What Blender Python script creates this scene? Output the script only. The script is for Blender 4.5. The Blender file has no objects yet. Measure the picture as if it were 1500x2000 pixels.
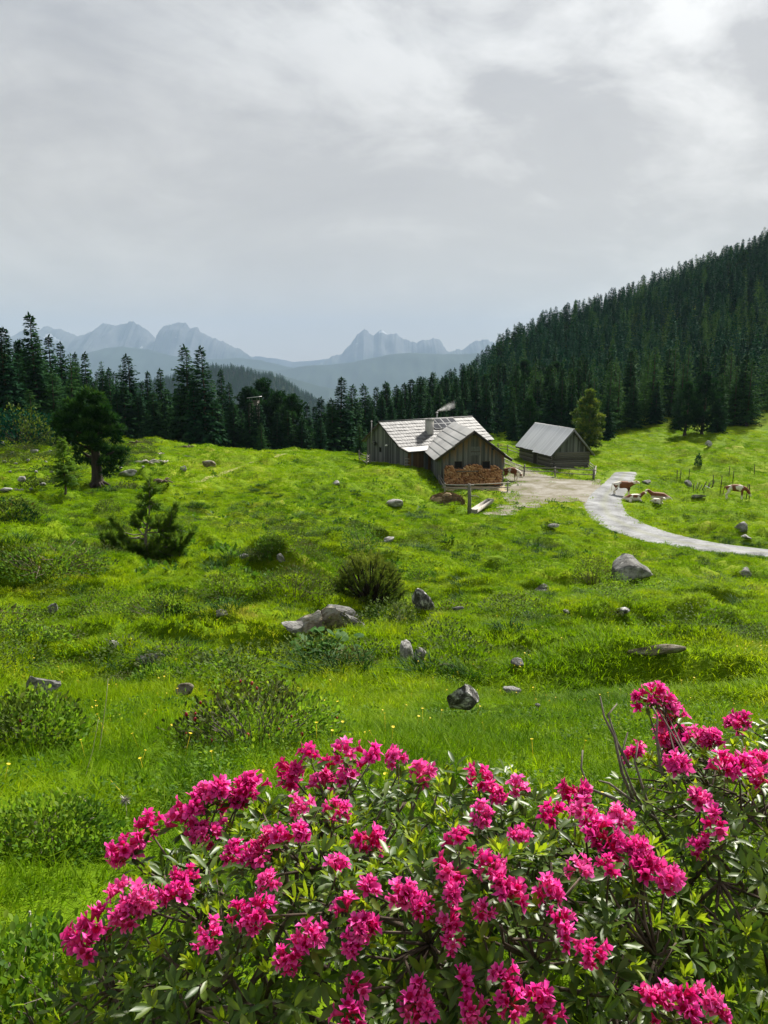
import bpy, math, random
import numpy as np
from mathutils import Vector, Matrix

# ------------------------------------------------------------------ camera, world, sun, exposure
SC = bpy.context.scene
COL = SC.collection
PITCH = math.radians(10.55)
FPX = 1504.0
cam_d = bpy.data.cameras.new('camera'); cam_d.sensor_fit = 'HORIZONTAL'
cam_d.sensor_width = 36.0; cam_d.lens = 36.0*FPX/1500.0
cam_d.clip_start = 0.05; cam_d.clip_end = 60000.0
cam = bpy.data.objects.new('camera', cam_d); COL.objects.link(cam)
cam.location = (0, 0, 0); cam.rotation_euler = (math.radians(90)-PITCH, 0, 0)
SC.camera = cam

SUN_AZ = math.radians(30.0)      # to the right of the view axis
SUN_EL = math.radians(41.0)
SUN_DIR = Vector((math.sin(SUN_AZ)*math.cos(SUN_EL), math.cos(SUN_AZ)*math.cos(SUN_EL), math.sin(SUN_EL)))
sun_d = bpy.data.lights.new('sun', 'SUN'); sun_d.energy = 5.0; sun_d.use_shadow = True; sun_d.angle = math.radians(5.0); sun_d.color = (1.0, 0.95, 0.87)
sun = bpy.data.objects.new('sun', sun_d); COL.objects.link(sun)
sun.rotation_euler = (-SUN_DIR).to_track_quat('-Z', 'Y').to_euler()

SC.view_settings.view_transform = 'Standard'; SC.view_settings.look = 'None'
SC.view_settings.exposure = 1.12; SC.view_settings.gamma = 1.0; SC.view_settings.use_curve_mapping = False
cy = SC.cycles
cy.max_bounces = 6; cy.diffuse_bounces = 3; cy.glossy_bounces = 2; cy.transmission_bounces = 4
cy.volume_bounces = 1; cy.transparent_max_bounces = 8
cy.caustics_reflective = False; cy.caustics_refractive = False
cy.use_denoising = True
cy.sample_clamp_indirect = 6.0


class NT:
    """small node-tree writer"""
    def __init__(s, tree):
        s.t = tree; s.n = tree.nodes; s.l = tree.links
    def node(s, kind, **kw):
        n = s.n.new(kind)
        ins = kw.pop('ins', {})
        for k, v in kw.items():
            setattr(n, k, v)
        for k, v in ins.items():
            s.set(n.inputs[k], v)
        return n
    def set(s, sock, v):
        if isinstance(v, bpy.types.NodeSocket):
            s.l.new(v, sock)
        elif isinstance(v, bpy.types.Node):
            s.l.new(v.outputs[0], sock)
        else:
            if isinstance(v, (tuple, list)) and len(v) == 3 and sock.type == 'RGBA':
                v = (*v, 1.0)
            sock.default_value = v
    def math(s, op, a, b=None, c=None, clamp=False):
        n = s.n.new('ShaderNodeMath'); n.operation = op; n.use_clamp = clamp
        s.set(n.inputs[0], a)
        if b is not None: s.set(n.inputs[1], b)
        if c is not None: s.set(n.inputs[2], c)
        return n.outputs[0]
    def vmath(s, op, a, b=None, out=0):
        n = s.n.new('ShaderNodeVectorMath'); n.operation = op
        s.set(n.inputs[0], a)
        if b is not None: s.set(n.inputs[1], b)
        return n.outputs[out]
    def noise(s, vec, scale, detail=4, rough=.55, dist=0.0):
        n = s.node('ShaderNodeTexNoise', ins={'Scale': scale, 'Detail': detail, 'Roughness': rough, 'Distortion': dist})
        if vec is not None: s.set(n.inputs['Vector'], vec)
        return n.outputs['Fac']
    def ramp(s, fac, stops, interp='LINEAR'):
        n = s.n.new('ShaderNodeValToRGB'); r = n.color_ramp; r.interpolation = interp
        while len(r.elements) > len(stops): r.elements.remove(r.elements[-1])
        while len(r.elements) < len(stops): r.elements.new(.5)
        for e, (p, c) in zip(r.elements, stops):
            e.position = p
            e.color = (*c, 1) if isinstance(c, (tuple, list)) else (c, c, c, 1)
        s.set(n.inputs[0], fac)
        return n.outputs[0]
    def mix(s, fac, a, b, mode='MIX'):
        n = s.n.new('ShaderNodeMix'); n.data_type = 'RGBA'; n.blend_type = mode
        s.set(n.inputs['Factor'], fac)
        s.set(n.inputs[6], a); s.set(n.inputs[7], b)
        return n.outputs[2]


SKY_SEED = 12.9
# world: a veil of thin cloud over a Nishita sky
W = bpy.data.worlds.new('World'); SC.world = W; W.use_nodes = True
nt = NT(W.node_tree); W.node_tree.nodes.clear()
tc = nt.node('ShaderNodeTexCoord')
dirv = nt.vmath('NORMALIZE', tc.outputs['Generated'])
sep = nt.node('ShaderNodeSeparateXYZ', ins={0: dirv})
den = nt.math('ADD', nt.math('MAXIMUM', sep.outputs[2], 0.0), 0.34)
cx = nt.math('DIVIDE', sep.outputs[0], den); cyy = nt.math('DIVIDE', sep.outputs[1], den)
cv = nt.node('ShaderNodeCombineXYZ', ins={0: nt.math('ADD', cx, -.22), 1: nt.math('MULTIPLY', cyy, 1.15), 2: SKY_SEED}).outputs[0]
n_big = nt.noise(cv, 0.7, 2, .5, .2)
n_mid = nt.noise(cv, 1.7, 6, .58, .55)
n_fin = nt.noise(cv, 4.6, 7, .60, .5)
cl = nt.math('ADD', nt.math('MULTIPLY', n_big, .34), nt.math('ADD', nt.math('MULTIPLY', n_mid, .46), nt.math('MULTIPLY', n_fin, .20)))
sd = nt.node('ShaderNodeCombineXYZ', ins={0: SUN_DIR.x, 1: SUN_DIR.y, 2: SUN_DIR.z}).outputs[0]
dots = nt.math('MAXIMUM', nt.vmath('DOT_PRODUCT', dirv, sd, 1), 0.0)
glow = nt.math('POWER', dots, 5.5)
cloud = nt.ramp(cl, [(.40, (.46, .45, .46)), (.46, (.53, .52, .52)), (.505, (.585, .572, .565)), (.55, (.665, .65, .635)), (.62, (.82, .80, .775))])
warm = nt.mix(nt.math('MULTIPLY', glow, .50), cloud, (.98, .95, .90))
thin = nt.math('MULTIPLY', glow, nt.ramp(cl, [(.485, 0.0), (.57, 1.0)]))
warm = nt.mix(nt.math('MULTIPLY', thin, .9), warm, (1.5, 1.48, 1.42))
hz = nt.ramp(sep.outputs[2], [(0.0, 1.0), (.36, 0.0)])
warm = nt.mix(nt.math('MULTIPLY', hz, .75), warm, (.95, .80, .64))
sky = nt.node('ShaderNodeTexSky', sky_type='NISHITA'); sky.sun_disc = False
sky.sun_elevation = SUN_EL; sky.sun_rotation = SUN_AZ; sky.dust_density = 3.0; sky.altitude = 1600
bg1 = nt.node('ShaderNodeBackground', ins={'Color': sky.outputs[0], 'Strength': .10})
bg2 = nt.node('ShaderNodeBackground', ins={'Color': warm, 'Strength': .41})
mx = nt.node('ShaderNodeMixShader', ins={0: .93, 1: bg1.outputs[0], 2: bg2.outputs[0]})
ow = nt.node('ShaderNodeOutputWorld', ins={0: mx.outputs[0]})

# ------------------------------------------------------------------ helpers
SP, CP = math.sin(PITCH), math.cos(PITCH)
def ray(px, py):
    rx = (px-750.0)/FPX; ry = (1000.0-py)/FPX
    return np.array([rx, CP+ry*SP, ry*CP-SP])      # world direction
def at(px, py, Y):
    d = ray(px, py); return d*(Y/d[1])
def smooth(a, b, x):
    t = np.clip((x-a)/(b-a), 0, 1); return t*t*(3-2*t)
M32 = np.int64(0xffffffff)
def hash2(ix, iy, seed):
    h = (ix*np.int64(374761393)+iy*np.int64(668265263)+np.int64(seed*144269)) & M32
    h = ((h ^ (h >> 13))*np.int64(1274126177)) & M32
    h = ((h ^ (h >> 15))*np.int64(2246822519)) & M32
    return (h ^ (h >> 16)).astype(np.float64)/4294967296.0
def vnoise(x, y, seed=0):
    x = np.asarray(x, float); y = np.asarray(y, float)
    ix = np.floor(x).astype(np.int64); iy = np.floor(y).astype(np.int64)
    fx = x-ix; fy = y-iy
    ux = fx*fx*fx*(fx*(fx*6-15)+10); uy = fy*fy*fy*(fy*(fy*6-15)+10)
    a = hash2(ix, iy, seed); b = hash2(ix+1, iy, seed); c = hash2(ix, iy+1, seed); d = hash2(ix+1, iy+1, seed)
    return (a*(1-ux)+b*ux)*(1-uy)+(c*(1-ux)+d*ux)*uy*1.0
def fbm(x, y, seed=0, oct=4, gain=.5):
    s = 0; a = 1; t = 0
    for k in range(oct):
        s = s+a*(vnoise(x*2**k+17.3*k, y*2**k-9.1*k, seed+k)*2-1); t += a; a *= gain
    return s/t

def link(o, parent=None):
    COL.objects.link(o)
    if parent is not None: o.parent = parent
    return o
def tag(o, label=None, cat=None, group=None, kind=None):
    if label: o['label'] = label
    if cat: o['category'] = cat
    if group: o['group'] = group
    if kind: o['kind'] = kind
    return o
def thing(name, label, cat, loc=(0, 0, 0), rz=0.0, group=None):
    o = bpy.data.objects.new(name, None); o.empty_display_size = .3
    o.location = tuple(float(v) for v in loc); o.rotation_euler = (0, 0, rz)
    link(o); return tag(o, label, cat, group)
def mesh(name, V, F, mats, v=None, midx=None, smooth_=False):
    """V (n,3); F list of int arrays (k,3)/(k,4); v per-vertex float attribute"""
    V = np.asarray(V, np.float32); me = bpy.data.meshes.new(name)
    F = [np.asarray(f, np.int32) for f in (F if isinstance(F, list) else [F]) if len(f)]
    nl = sum(f.size for f in F); npol = sum(len(f) for f in F)
    me.vertices.add(len(V)); me.vertices.foreach_set('co', V.ravel())
    me.loops.add(nl); me.loops.foreach_set('vertex_index', np.concatenate([f.ravel() for f in F]))
    me.polygons.add(npol)
    st = []; c = 0
    for f in F:
        st.append(c+np.arange(len(f))*f.shape[1]); c += f.size
    me.polygons.foreach_set('loop_start', np.concatenate(st).astype(np.int32))
    if midx is not None: me.polygons.foreach_set('material_index', np.asarray(midx, np.int32))
    if smooth_: me.polygons.foreach_set('use_smooth', np.ones(npol, bool))
    for m in (mats if isinstance(mats, (list, tuple)) else [mats]): me.materials.append(m)
    if v is not None:
        a = me.attributes.new('v', 'FLOAT', 'POINT'); a.data.foreach_set('value', np.asarray(v, np.float32))
    me.update(calc_edges=True); me.validate()
    return me
def obj(name, me, parent=None, loc=None, rot=None, scl=None):
    o = bpy.data.objects.new(name, me)
    if loc is not None: o.location = tuple(float(t) for t in loc)
    if rot is not None: o.rotation_euler = tuple(float(t) for t in rot)
    if scl is not None: o.scale = tuple(float(t) for t in scl)
    return link(o, parent)

class Geo:
    """collects stamped pieces into one mesh"""
    def __init__(s): s.V = []; s.T = []; s.Q = []; s.v = []; s.mt = []; s.mq = []; s.n = 0
    def add(s, V, T=None, Q=None, v=0.5, mi=0):
        V = np.asarray(V, float).reshape(-1, 3)
        if T is not None and len(T): T = np.asarray(T); s.T.append(T+s.n); s.mt.append(np.full(len(T), mi))
        if Q is not None and len(Q): Q = np.asarray(Q); s.Q.append(Q+s.n); s.mq.append(np.full(len(Q), mi))
        s.V.append(V); s.v.append(np.broadcast_to(np.asarray(v, float), (len(V),)))
        s.n += len(V)
    def stamp(s, tv, tt, M, P, v, mi=0, quad=False):
        """template verts tv(n,3), faces tt; M (k,3,3) columns = axes; P (k,3); v (k,)"""
        tv = np.asarray(tv, float); tt = np.asarray(tt); k = len(P); n = len(tv)
        if k == 0: return
        V = np.einsum('kij,nj->kni', M, tv)+np.asarray(P)[:, None, :]
        F = (tt[None]+(np.arange(k)*n)[:, None, None]).reshape(-1, tt.shape[1])
        s.add(V.reshape(-1, 3), None if tt.shape[1] == 4 else F, F if tt.shape[1] == 4 else None, np.repeat(v, n), mi)
    def tube(s, pts, rad, sides=7, v=.5, mi=0, cap=True):
        pts = np.asarray(pts, float); rad = np.broadcast_to(np.asarray(rad, float), (len(pts),))
        tg = np.gradient(pts, axis=0); tg /= np.linalg.norm(tg, axis=1)[:, None]+1e-9
        up = np.array([0, 0, 1.0]) if abs(tg[0, 2]) < .9 else np.array([1.0, 0, 0])
        V = []
        for p, t, r in zip(pts, tg, rad):
            a = np.cross(t, up); a /= np.linalg.norm(a)+1e-9; b = np.cross(a, t)
            an = np.arange(sides)*2*math.pi/sides
            V.append(p+r*(np.cos(an)[:, None]*a+np.sin(an)[:, None]*b))
        V = np.concatenate(V); Q = []
        m = len(pts)
        for i in range(m-1):
            for j in range(sides):
                k = (j+1) % sides
                Q.append((i*sides+j, (i+1)*sides+j, (i+1)*sides+k, i*sides+k))
        T = []
        if cap:
            V = np.vstack([V, pts[0], pts[-1]]); c0 = m*sides
            for j in range(sides):
                k = (j+1) % sides
                T.append((c0, j, k)); T.append((c0+1, (m-1)*sides+k, (m-1)*sides+j))
        s.add(V, T, Q, v, mi)
    def box(s, lo, hi, v=.5, mi=0, M=None, P=None):
        x0, y0, z0 = lo; x1, y1, z1 = hi
        V = np.array([(x0, y0, z0), (x1, y0, z0), (x1, y1, z0), (x0, y1, z0), (x0, y0, z1), (x1, y0, z1), (x1, y1, z1), (x0, y1, z1)], float)
        if M is not None: V = V@np.asarray(M).T
        if P is not None: V = V+np.asarray(P)
        s.add(V, None, BOXQ, v, mi)
    def mesh(s, name, mats, smooth_=False):
        F = []; mi = []
        if s.T: F.append(np.concatenate(s.T)); mi.append(np.concatenate(s.mt))
        if s.Q: F.append(np.concatenate(s.Q)); mi.append(np.concatenate(s.mq))
        return mesh(name, np.concatenate(s.V), F, mats, np.concatenate(s.v), np.concatenate(mi), smooth_)
BOXQ = np.array([(0, 3, 2, 1), (4, 5, 6, 7), (0, 1, 5, 4), (1, 2, 6, 5), (2, 3, 7, 6), (3, 0, 4, 7)])
def frames(D, N):
    """D (k,3) length axis, N (k,3) approx normal -> (k,3,3) with columns D, side, N"""
    D = D/(np.linalg.norm(D, axis=1)[:, None]+1e-12)
    S = np.cross(N, D); S /= np.linalg.norm(S, axis=1)[:, None]+1e-12
    N2 = np.cross(D, S)
    return np.stack([D, S, N2], axis=2)
def poly_extrude(pts, y0, y1):
    """prism of the (x,z) polygon between y0 and y1 -> V, T/Q lists"""
    n = len(pts)
    V = [(x, y0, z) for x, z in pts]+[(x, y1, z) for x, z in pts]
    return V, n
def boxmesh(name, sx, sy, sz, mat, bev=0.0):
    g = Geo()
    if bev <= 0: g.box((-sx/2, -sy/2, 0), (sx/2, sy/2, sz))
    else:
        x, y = sx/2, sy/2; b = bev
        ring = [(-x+b, -y), (x-b, -y), (x, -y+b), (x, y-b), (x-b, y), (-x+b, y), (-x, y-b), (-x, -y+b)]
        V = [(a, c, 0) for a, c in ring]+[(a, c, sz) for a, c in ring]
        Q = [(i, (i+1) % 8, 8+(i+1) % 8, 8+i) for i in range(8)]+[(0, 7, 4, 3), (0, 3, 2, 1), (7, 6, 5, 4), (8, 11, 12, 15), (8, 9, 10, 11), (15, 12, 13, 14)]
        g.add(V, None, Q)
    return g.mesh(name, mat)

# ------------------------------------------------------------------ materials
MATS = {}
def newmat(name):
    m = bpy.data.materials.new(name); m.use_nodes = True
    m.node_tree.nodes.clear(); MATS[name] = m
    return m, NT(m.node_tree)
def finish(t, color, rough=.8, spec=.3, bump=None, bump_s=.3, bump_d=.02, trans=None, trans_f=0.0):
    p = t.node('ShaderNodeBsdfPrincipled', ins={'Base Color': color, 'Roughness': rough, 'Specular IOR Level': spec})
    if bump is not None:
        b = t.node('ShaderNodeBump', ins={'Strength': bump_s, 'Distance': bump_d, 'Height': bump})
        t.set(p.inputs['Normal'], b.outputs[0])
    sh = p.outputs[0]
    if trans_f:
        tr = t.node('ShaderNodeBsdfTranslucent', ins={'Color': trans if trans is not None else color})
        sh = t.node('ShaderNodeMixShader', ins={0: trans_f, 1: sh, 2: tr.outputs[0]}).outputs[0]
    t.node('ShaderNodeOutputMaterial', ins={0: sh})
def vattr(t):
    return t.node('ShaderNodeAttribute', attribute_name='v').outputs['Fac']
def orand(t):
    return t.node('ShaderNodeObjectInfo').outputs['Random']
def wpos(t):
    return t.node('ShaderNodeNewGeometry').outputs['Position']
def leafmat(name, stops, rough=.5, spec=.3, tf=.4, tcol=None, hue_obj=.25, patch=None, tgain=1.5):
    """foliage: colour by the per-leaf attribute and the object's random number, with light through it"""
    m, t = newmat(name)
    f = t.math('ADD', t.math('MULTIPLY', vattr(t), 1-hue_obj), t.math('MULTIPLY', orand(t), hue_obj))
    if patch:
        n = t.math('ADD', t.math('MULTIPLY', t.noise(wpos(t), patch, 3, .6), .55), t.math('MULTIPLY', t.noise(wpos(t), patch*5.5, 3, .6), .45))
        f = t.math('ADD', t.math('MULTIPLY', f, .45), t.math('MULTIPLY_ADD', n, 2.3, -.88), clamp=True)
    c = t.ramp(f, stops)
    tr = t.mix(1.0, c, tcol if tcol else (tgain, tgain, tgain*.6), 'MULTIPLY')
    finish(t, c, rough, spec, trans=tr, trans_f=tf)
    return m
def noisemat(name, stops, scale, rough=.9, spec=.2, bump_s=.3, bump_d=.02, coord='Object', detail=6, stretch=None, objr=0.0):
    m, t = newmat(name)
    co = t.node('ShaderNodeTexCoord').outputs[coord]
    if stretch: co = t.vmath('MULTIPLY', co, stretch)
    n = t.noise(co, scale, detail, .6, .2)
    f = n
    if objr: f = t.math('ADD', n, t.math('MULTIPLY_ADD', orand(t), objr, -objr/2))
    finish(t, t.ramp(f, stops), rough, spec, n, bump_s, bump_d)
    return m

GRASS = [(0.0, (.030, .085, .002)), (.28, (.095, .188, .002)), (.52, (.178, .280, .003)), (.78, (.250, .322, .006)), (1.0, (.33, .30, .06))]
m_grass = leafmat('grass_blade', GRASS, .65, .08, .45, hue_obj=.3, patch=.28, tgain=1.5)
m_grass_far = leafmat('meadow_tuft', [(0.0, (.035, .090, .002)), (.3, (.100, .200, .002)), (.55, (.176, .284, .003)), (.8, (.248, .322, .008)), (1.0, (.33, .30, .06))], .8, .04, .40, hue_obj=.35, patch=.12, tgain=1.4)
m_sedge = leafmat('sedge_blade', [(0, (.010, .042, .006)), (.6, (.024, .075, .008)), (1, (.07, .13, .01))], .7, .08, .2, hue_obj=.3)
m_herb = leafmat('low_herb', [(0, (.030, .085, .010)), (.5, (.055, .125, .012)), (1, (.13, .20, .02))], .6, .10, .38, hue_obj=.3)
m_heath = leafmat('heath_leaf', [(0, (.030, .060, .012)), (.5, (.060, .095, .016)), (.85, (.10, .15, .02)), (1, (.12, .07, .03))], .65, .07, .3, hue_obj=.2)
m_bilberry = leafmat('bilberry_leaf', [(0, (.055, .13, .010)), (.5, (.11, .21, .014)), (1, (.22, .30, .03))], .6, .10, .45, hue_obj=.2)
m_spruce = leafmat('spruce_needles', [(0, (.002, .024, .017)), (.5, (.006, .050, .031)), (1, (.018, .085, .036))], .85, .03, .14, hue_obj=.45, tgain=1.3)  # needle green pushed towards teal, bluish distance haze put into the colour
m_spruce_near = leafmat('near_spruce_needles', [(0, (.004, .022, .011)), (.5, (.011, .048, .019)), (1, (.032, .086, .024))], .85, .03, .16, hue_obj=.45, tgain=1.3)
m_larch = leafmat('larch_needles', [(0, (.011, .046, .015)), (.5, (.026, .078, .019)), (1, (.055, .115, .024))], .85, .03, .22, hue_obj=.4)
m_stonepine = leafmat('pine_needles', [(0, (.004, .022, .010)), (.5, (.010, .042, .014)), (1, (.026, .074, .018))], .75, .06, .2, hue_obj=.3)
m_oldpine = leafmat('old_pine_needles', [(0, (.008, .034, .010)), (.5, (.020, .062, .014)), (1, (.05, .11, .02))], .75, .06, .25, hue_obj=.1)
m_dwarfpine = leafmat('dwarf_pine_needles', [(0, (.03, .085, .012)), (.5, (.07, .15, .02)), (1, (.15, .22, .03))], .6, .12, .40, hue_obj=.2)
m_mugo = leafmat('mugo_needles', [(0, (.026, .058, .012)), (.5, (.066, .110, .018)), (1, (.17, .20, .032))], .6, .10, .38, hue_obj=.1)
m_bark = noisemat('bark', [(.3, (.035, .026, .020)), (.7, (.11, .085, .065))], 6, stretch=(1, 1, .25), bump_s=.6, bump_d=.03)
m_darkbark = noisemat('dark_bark', [(.3, (.018, .014, .011)), (.7, (.06, .048, .038))], 5, stretch=(1, 1, .3), bump_s=.6, bump_d=.04)
m_twig = noisemat('twig_bark', [(.3, (.09, .075, .062)), (.7, (.26, .225, .19))], 40, bump_s=.4, bump_d=.002)
m_rtwig = noisemat('rhododendron_bark', [(.3, (.045, .034, .026)), (.7, (.14, .105, .08))], 40, bump_s=.4, bump_d=.002)
m_deadwood = noisemat('bleached_wood', [(.3, (.22, .20, .175)), (.7, (.52, .49, .44))], 9, stretch=(1, 1, .4), bump_s=.5, bump_d=.02)
m_deadbrush = noisemat('dry_brush', [(.3, (.09, .065, .045)), (.7, (.20, .16, .12))], 9, bump_s=.3)

m_rleaf = leafmat('rhododendron_leaf', [(0, (.022, .058, .008)), (.45, (.066, .118, .012)), (.8, (.125, .175, .018)), (1, (.21, .24, .04))], .42, .34, .30, hue_obj=.25, tgain=1.6)
m_rnew = leafmat('rhododendron_shoot', [(0, (.13, .23, .010)), (.5, (.25, .34, .014)), (1, (.40, .45, .03))], .5, .2, .45, hue_obj=.2, tgain=1.4)
m_dullleaf = leafmat('dull_shrub_leaf', [(0, (.03, .05, .014)), (.5, (.06, .085, .02)), (1, (.10, .085, .035))], .65, .07, .25)
m, t = newmat('rhododendron_petal')
pv = vattr(t); pr = orand(t)
pc = t.ramp(pv, [(0, (.42, .006, .03)), (.35, (.62, .010, .16)), (.75, (.80, .035, .37)), (1, (.87, .13, .52))])
pc = t.mix(t.ramp(pr, [(.0, .55), (.4, 0.0)]), pc, (.52, .008, .12))
pc = t.mix(t.ramp(pr, [(.55, 0.0), (1.0, .45)]), pc, (.90, .18, .52))
finish(t, pc, .5, .25, trans=t.mix(1.0, pc, (1.3, 1.1, 1.1), 'MULTIPLY'), trans_f=.38)
m_petal = m
m_bud = leafmat('rhododendron_bud', [(0, (.22, .010, .018)), (1, (.42, .02, .05))], .5, .3, .2)

# ground
m, t = newmat('meadow_ground')
P_ = wpos(t)
nA = t.noise(P_, .09, 4, .6); nB = t.noise(P_, .55, 5, .6); nC = t.noise(P_, 6.0, 5, .6)
f = t.math('ADD', t.math('MULTIPLY', nA, .40), t.math('ADD', t.math('MULTIPLY', nB, .40), t.math('MULTIPLY', nC, .2)))
gc = t.ramp(f, [(.36, (.040, .085, .004)), (.46, (.095, .165, .004)), (.54, (.145, .215, .006)), (.64, (.20, .20, .03))])
finish(t, gc, .95, .05, t.math('ADD', nC, t.math('MULTIPLY', nB, 1.5)), .8, .12)
m_ground = m
m_gravel = None
m, t = newmat('gravel_road')
P_ = wpos(t)
n1 = t.noise(P_, .5, 5, .65, .4); n2 = t.noise(P_, 9, 6, .7)
vv = vattr(t)      # across the road: wheel tracks paler than the middle and the verge
c = t.ramp(t.math('ADD', t.math('MULTIPLY', n1, .55), t.math('MULTIPLY', n2, .45)), [(.38, (.10, .102, .104)), (.48, (.20, .205, .21)), (.56, (.275, .282, .29)), (.66, (.36, .368, .375))])
tr_ = t.math('ADD', vv, t.math('MULTIPLY_ADD', n1, .16, -.08))
c = t.mix(t.ramp(tr_, [(.0, .55), (.10, .10), (.36, .0), (.5, .40), (.64, .0), (.90, .10), (1.0, .55)]), c, (.20, .21, .12))
finish(t, c, .95, .1, n2, .6, .03)
m_road = m
m, t = newmat('trodden_yard')
P_ = wpos(t)
n1 = t.noise(P_, .45, 5, .65, .6); n2 = t.noise(P_, 6, 6, .7)
c = t.ramp(t.math('ADD', t.math('MULTIPLY', n1, .7), t.math('MULTIPLY', n2, .3)), [(.34, (.085, .105, .03)), (.45, (.15, .135, .09)), (.55, (.22, .205, .17)), (.66, (.30, .29, .26))])
finish(t, c, .95, .1, n2, .6, .03)
m_yard = m
m_path = noisemat('worn_path', [(.35, (.14, .18, .02)), (.5, (.20, .21, .05)), (.65, (.29, .26, .11))], .8, coord='Object')
m_litter = noisemat('hay_litter', [(.35, (.20, .16, .08)), (.6, (.38, .31, .18))], 3)

def woodmat(name, dark, light, stain=None, zs=.35, rough=.85, spec=.15):
    m, t = newmat(name)
    tcn = t.node('ShaderNodeTexCoord')
    r = orand(t)
    off = t.node('ShaderNodeCombineXYZ', ins={0: t.math('MULTIPLY', r, 31.0), 1: t.math('MULTIPLY', r, 17.0), 2: t.math('MULTIPLY', r, 7.0)})
    co = t.vmath('ADD', t.vmath('MULTIPLY', tcn.outputs['Object'], (1, 1, zs)), off)
    n = t.noise(co, 9, 6, .65, .3)
    f = t.math('ADD', t.math('MULTIPLY', n, .75), t.math('MULTIPLY_ADD', r, .55, -.15))
    c = t.ramp(f, [(.2, dark), (.8, light)])
    if stain:
        g = t.node('ShaderNodeSeparateXYZ', ins={0: tcn.outputs['Generated']}).outputs[2]
        k = t.ramp(t.math('ADD', g, t.math('MULTIPLY_ADD', r, .30, -.15)), [(.74, 0), (1.0, .8)])
        c = t.mix(k, c, stain)
    finish(t, c, rough, spec, n, .5, .01)
    return m
m_board = woodmat('weathered_board', (.05, .054, .054), (.19, .195, .19))
m_gableboard = woodmat('gable_board', (.05, .054, .052), (.18, .182, .172), stain=(.20, .105, .035))
m_darkboard = woodmat('dark_timber', (.022, .018, .015), (.07, .058, .045))
m_brownboard = woodmat('brown_board', (.09, .055, .028), (.21, .125, .055))
m_log = woodmat('squared_log', (.065, .060, .052), (.21, .195, .17), zs=1)
m_rail = woodmat('fence_wood', (.11, .10, .085), (.32, .30, .26), zs=1)
m_shingle = woodmat('grey_shingle', (.06, .06, .061), (.175, .174, .173), zs=1, rough=.65, spec=.4)
m_roofboard = woodmat('silver_roof_board', (.62, .635, .65), (.78, .795, .81), zs=1, rough=.5, spec=.7)
m_panelroof = woodmat('pale_roof_board', (.27, .27, .265), (.42, .415, .405), zs=1, rough=.6, spec=.5)
m_stone = noisemat('fieldstone', [(.3, (.17, .165, .155)), (.7, (.42, .41, .39))], 3)
m_plaster = noisemat('chimney_plaster', [(.3, (.32, .31, .28)), (.7, (.46, .45, .42))], 3, bump_s=.2)
m_steel, t = newmat('stovepipe_steel'); finish(t, (.28, .28, .28), .45, .5)
m_black, t = newmat('dark_opening'); finish(t, (.008, .008, .009), .7, .2)
m_whitemetal, t = newmat('white_enamel'); finish(t, (.75, .75, .74), .4, .5)
m_solar, t = newmat('solar_cell'); finish(t, (.012, .016, .026), .7, .04)
m_alu, t = newmat('aluminium_frame'); finish(t, (.30, .31, .32), .6, .2)
m_cutwood, t = newmat('split_firewood')
c = t.ramp(t.math('ADD', t.math('MULTIPLY', vattr(t), .8), t.math('MULTIPLY', t.noise(t.node('ShaderNodeTexCoord').outputs['Object'], 30, 3), .2)),
           [(.1, (.16, .072, .035)), (.4, (.48, .235, .105)), (.7, (.68, .41, .21)), (1, (.82, .60, .36))])
finish(t, c, .9, .1)

def rockmat(name, dark, mid, light, lichen=.5, scale=2.4):
    m, t = newmat(name)
    co = t.node('ShaderNodeTexCoord').outputs['Generated']
    co = t.vmath('ADD', co, t.node('ShaderNodeCombineXYZ', ins={0: t.math('MULTIPLY', orand(t), 40.0), 1: 0.0, 2: 0.0}))
    n1 = t.noise(co, scale, 8, .65, .4); n2 = t.noise(co, scale*4.5, 6, .7)
    c = t.ramp(n1, [(.37, dark), (.49, mid), (.60, light)])
    k = t.ramp(n2, [(.52, 0), (.60, lichen)])
    c = t.mix(k, c, (.035, .034, .032))
    k2 = t.ramp(t.noise(co, scale*2.1, 5, .7), [(.60, 0), (.68, .5)])
    c = t.mix(k2, c, (.42, .42, .38))
    finish(t, c, .9, .2, t.math('ADD', n1, t.math('MULTIPLY', n2, .4)), .9, .06)
    return m
m_rock = rockmat('grey_limestone', (.08, .078, .072), (.17, .168, .158), (.30, .295, .28), .6)
m_rock_dark = rockmat('lichen_rock', (.035, .033, .030), (.11, .105, .10), (.60, .59, .57), .7, 3.2)
m_rock_pale = rockmat('pale_limestone', (.13, .125, .115), (.28, .275, .26), (.46, .45, .43), .6)
m_rock_brown = rockmat('mossy_stone', (.10, .085, .06), (.20, .17, .12), (.30, .29, .25), .5)

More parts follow.
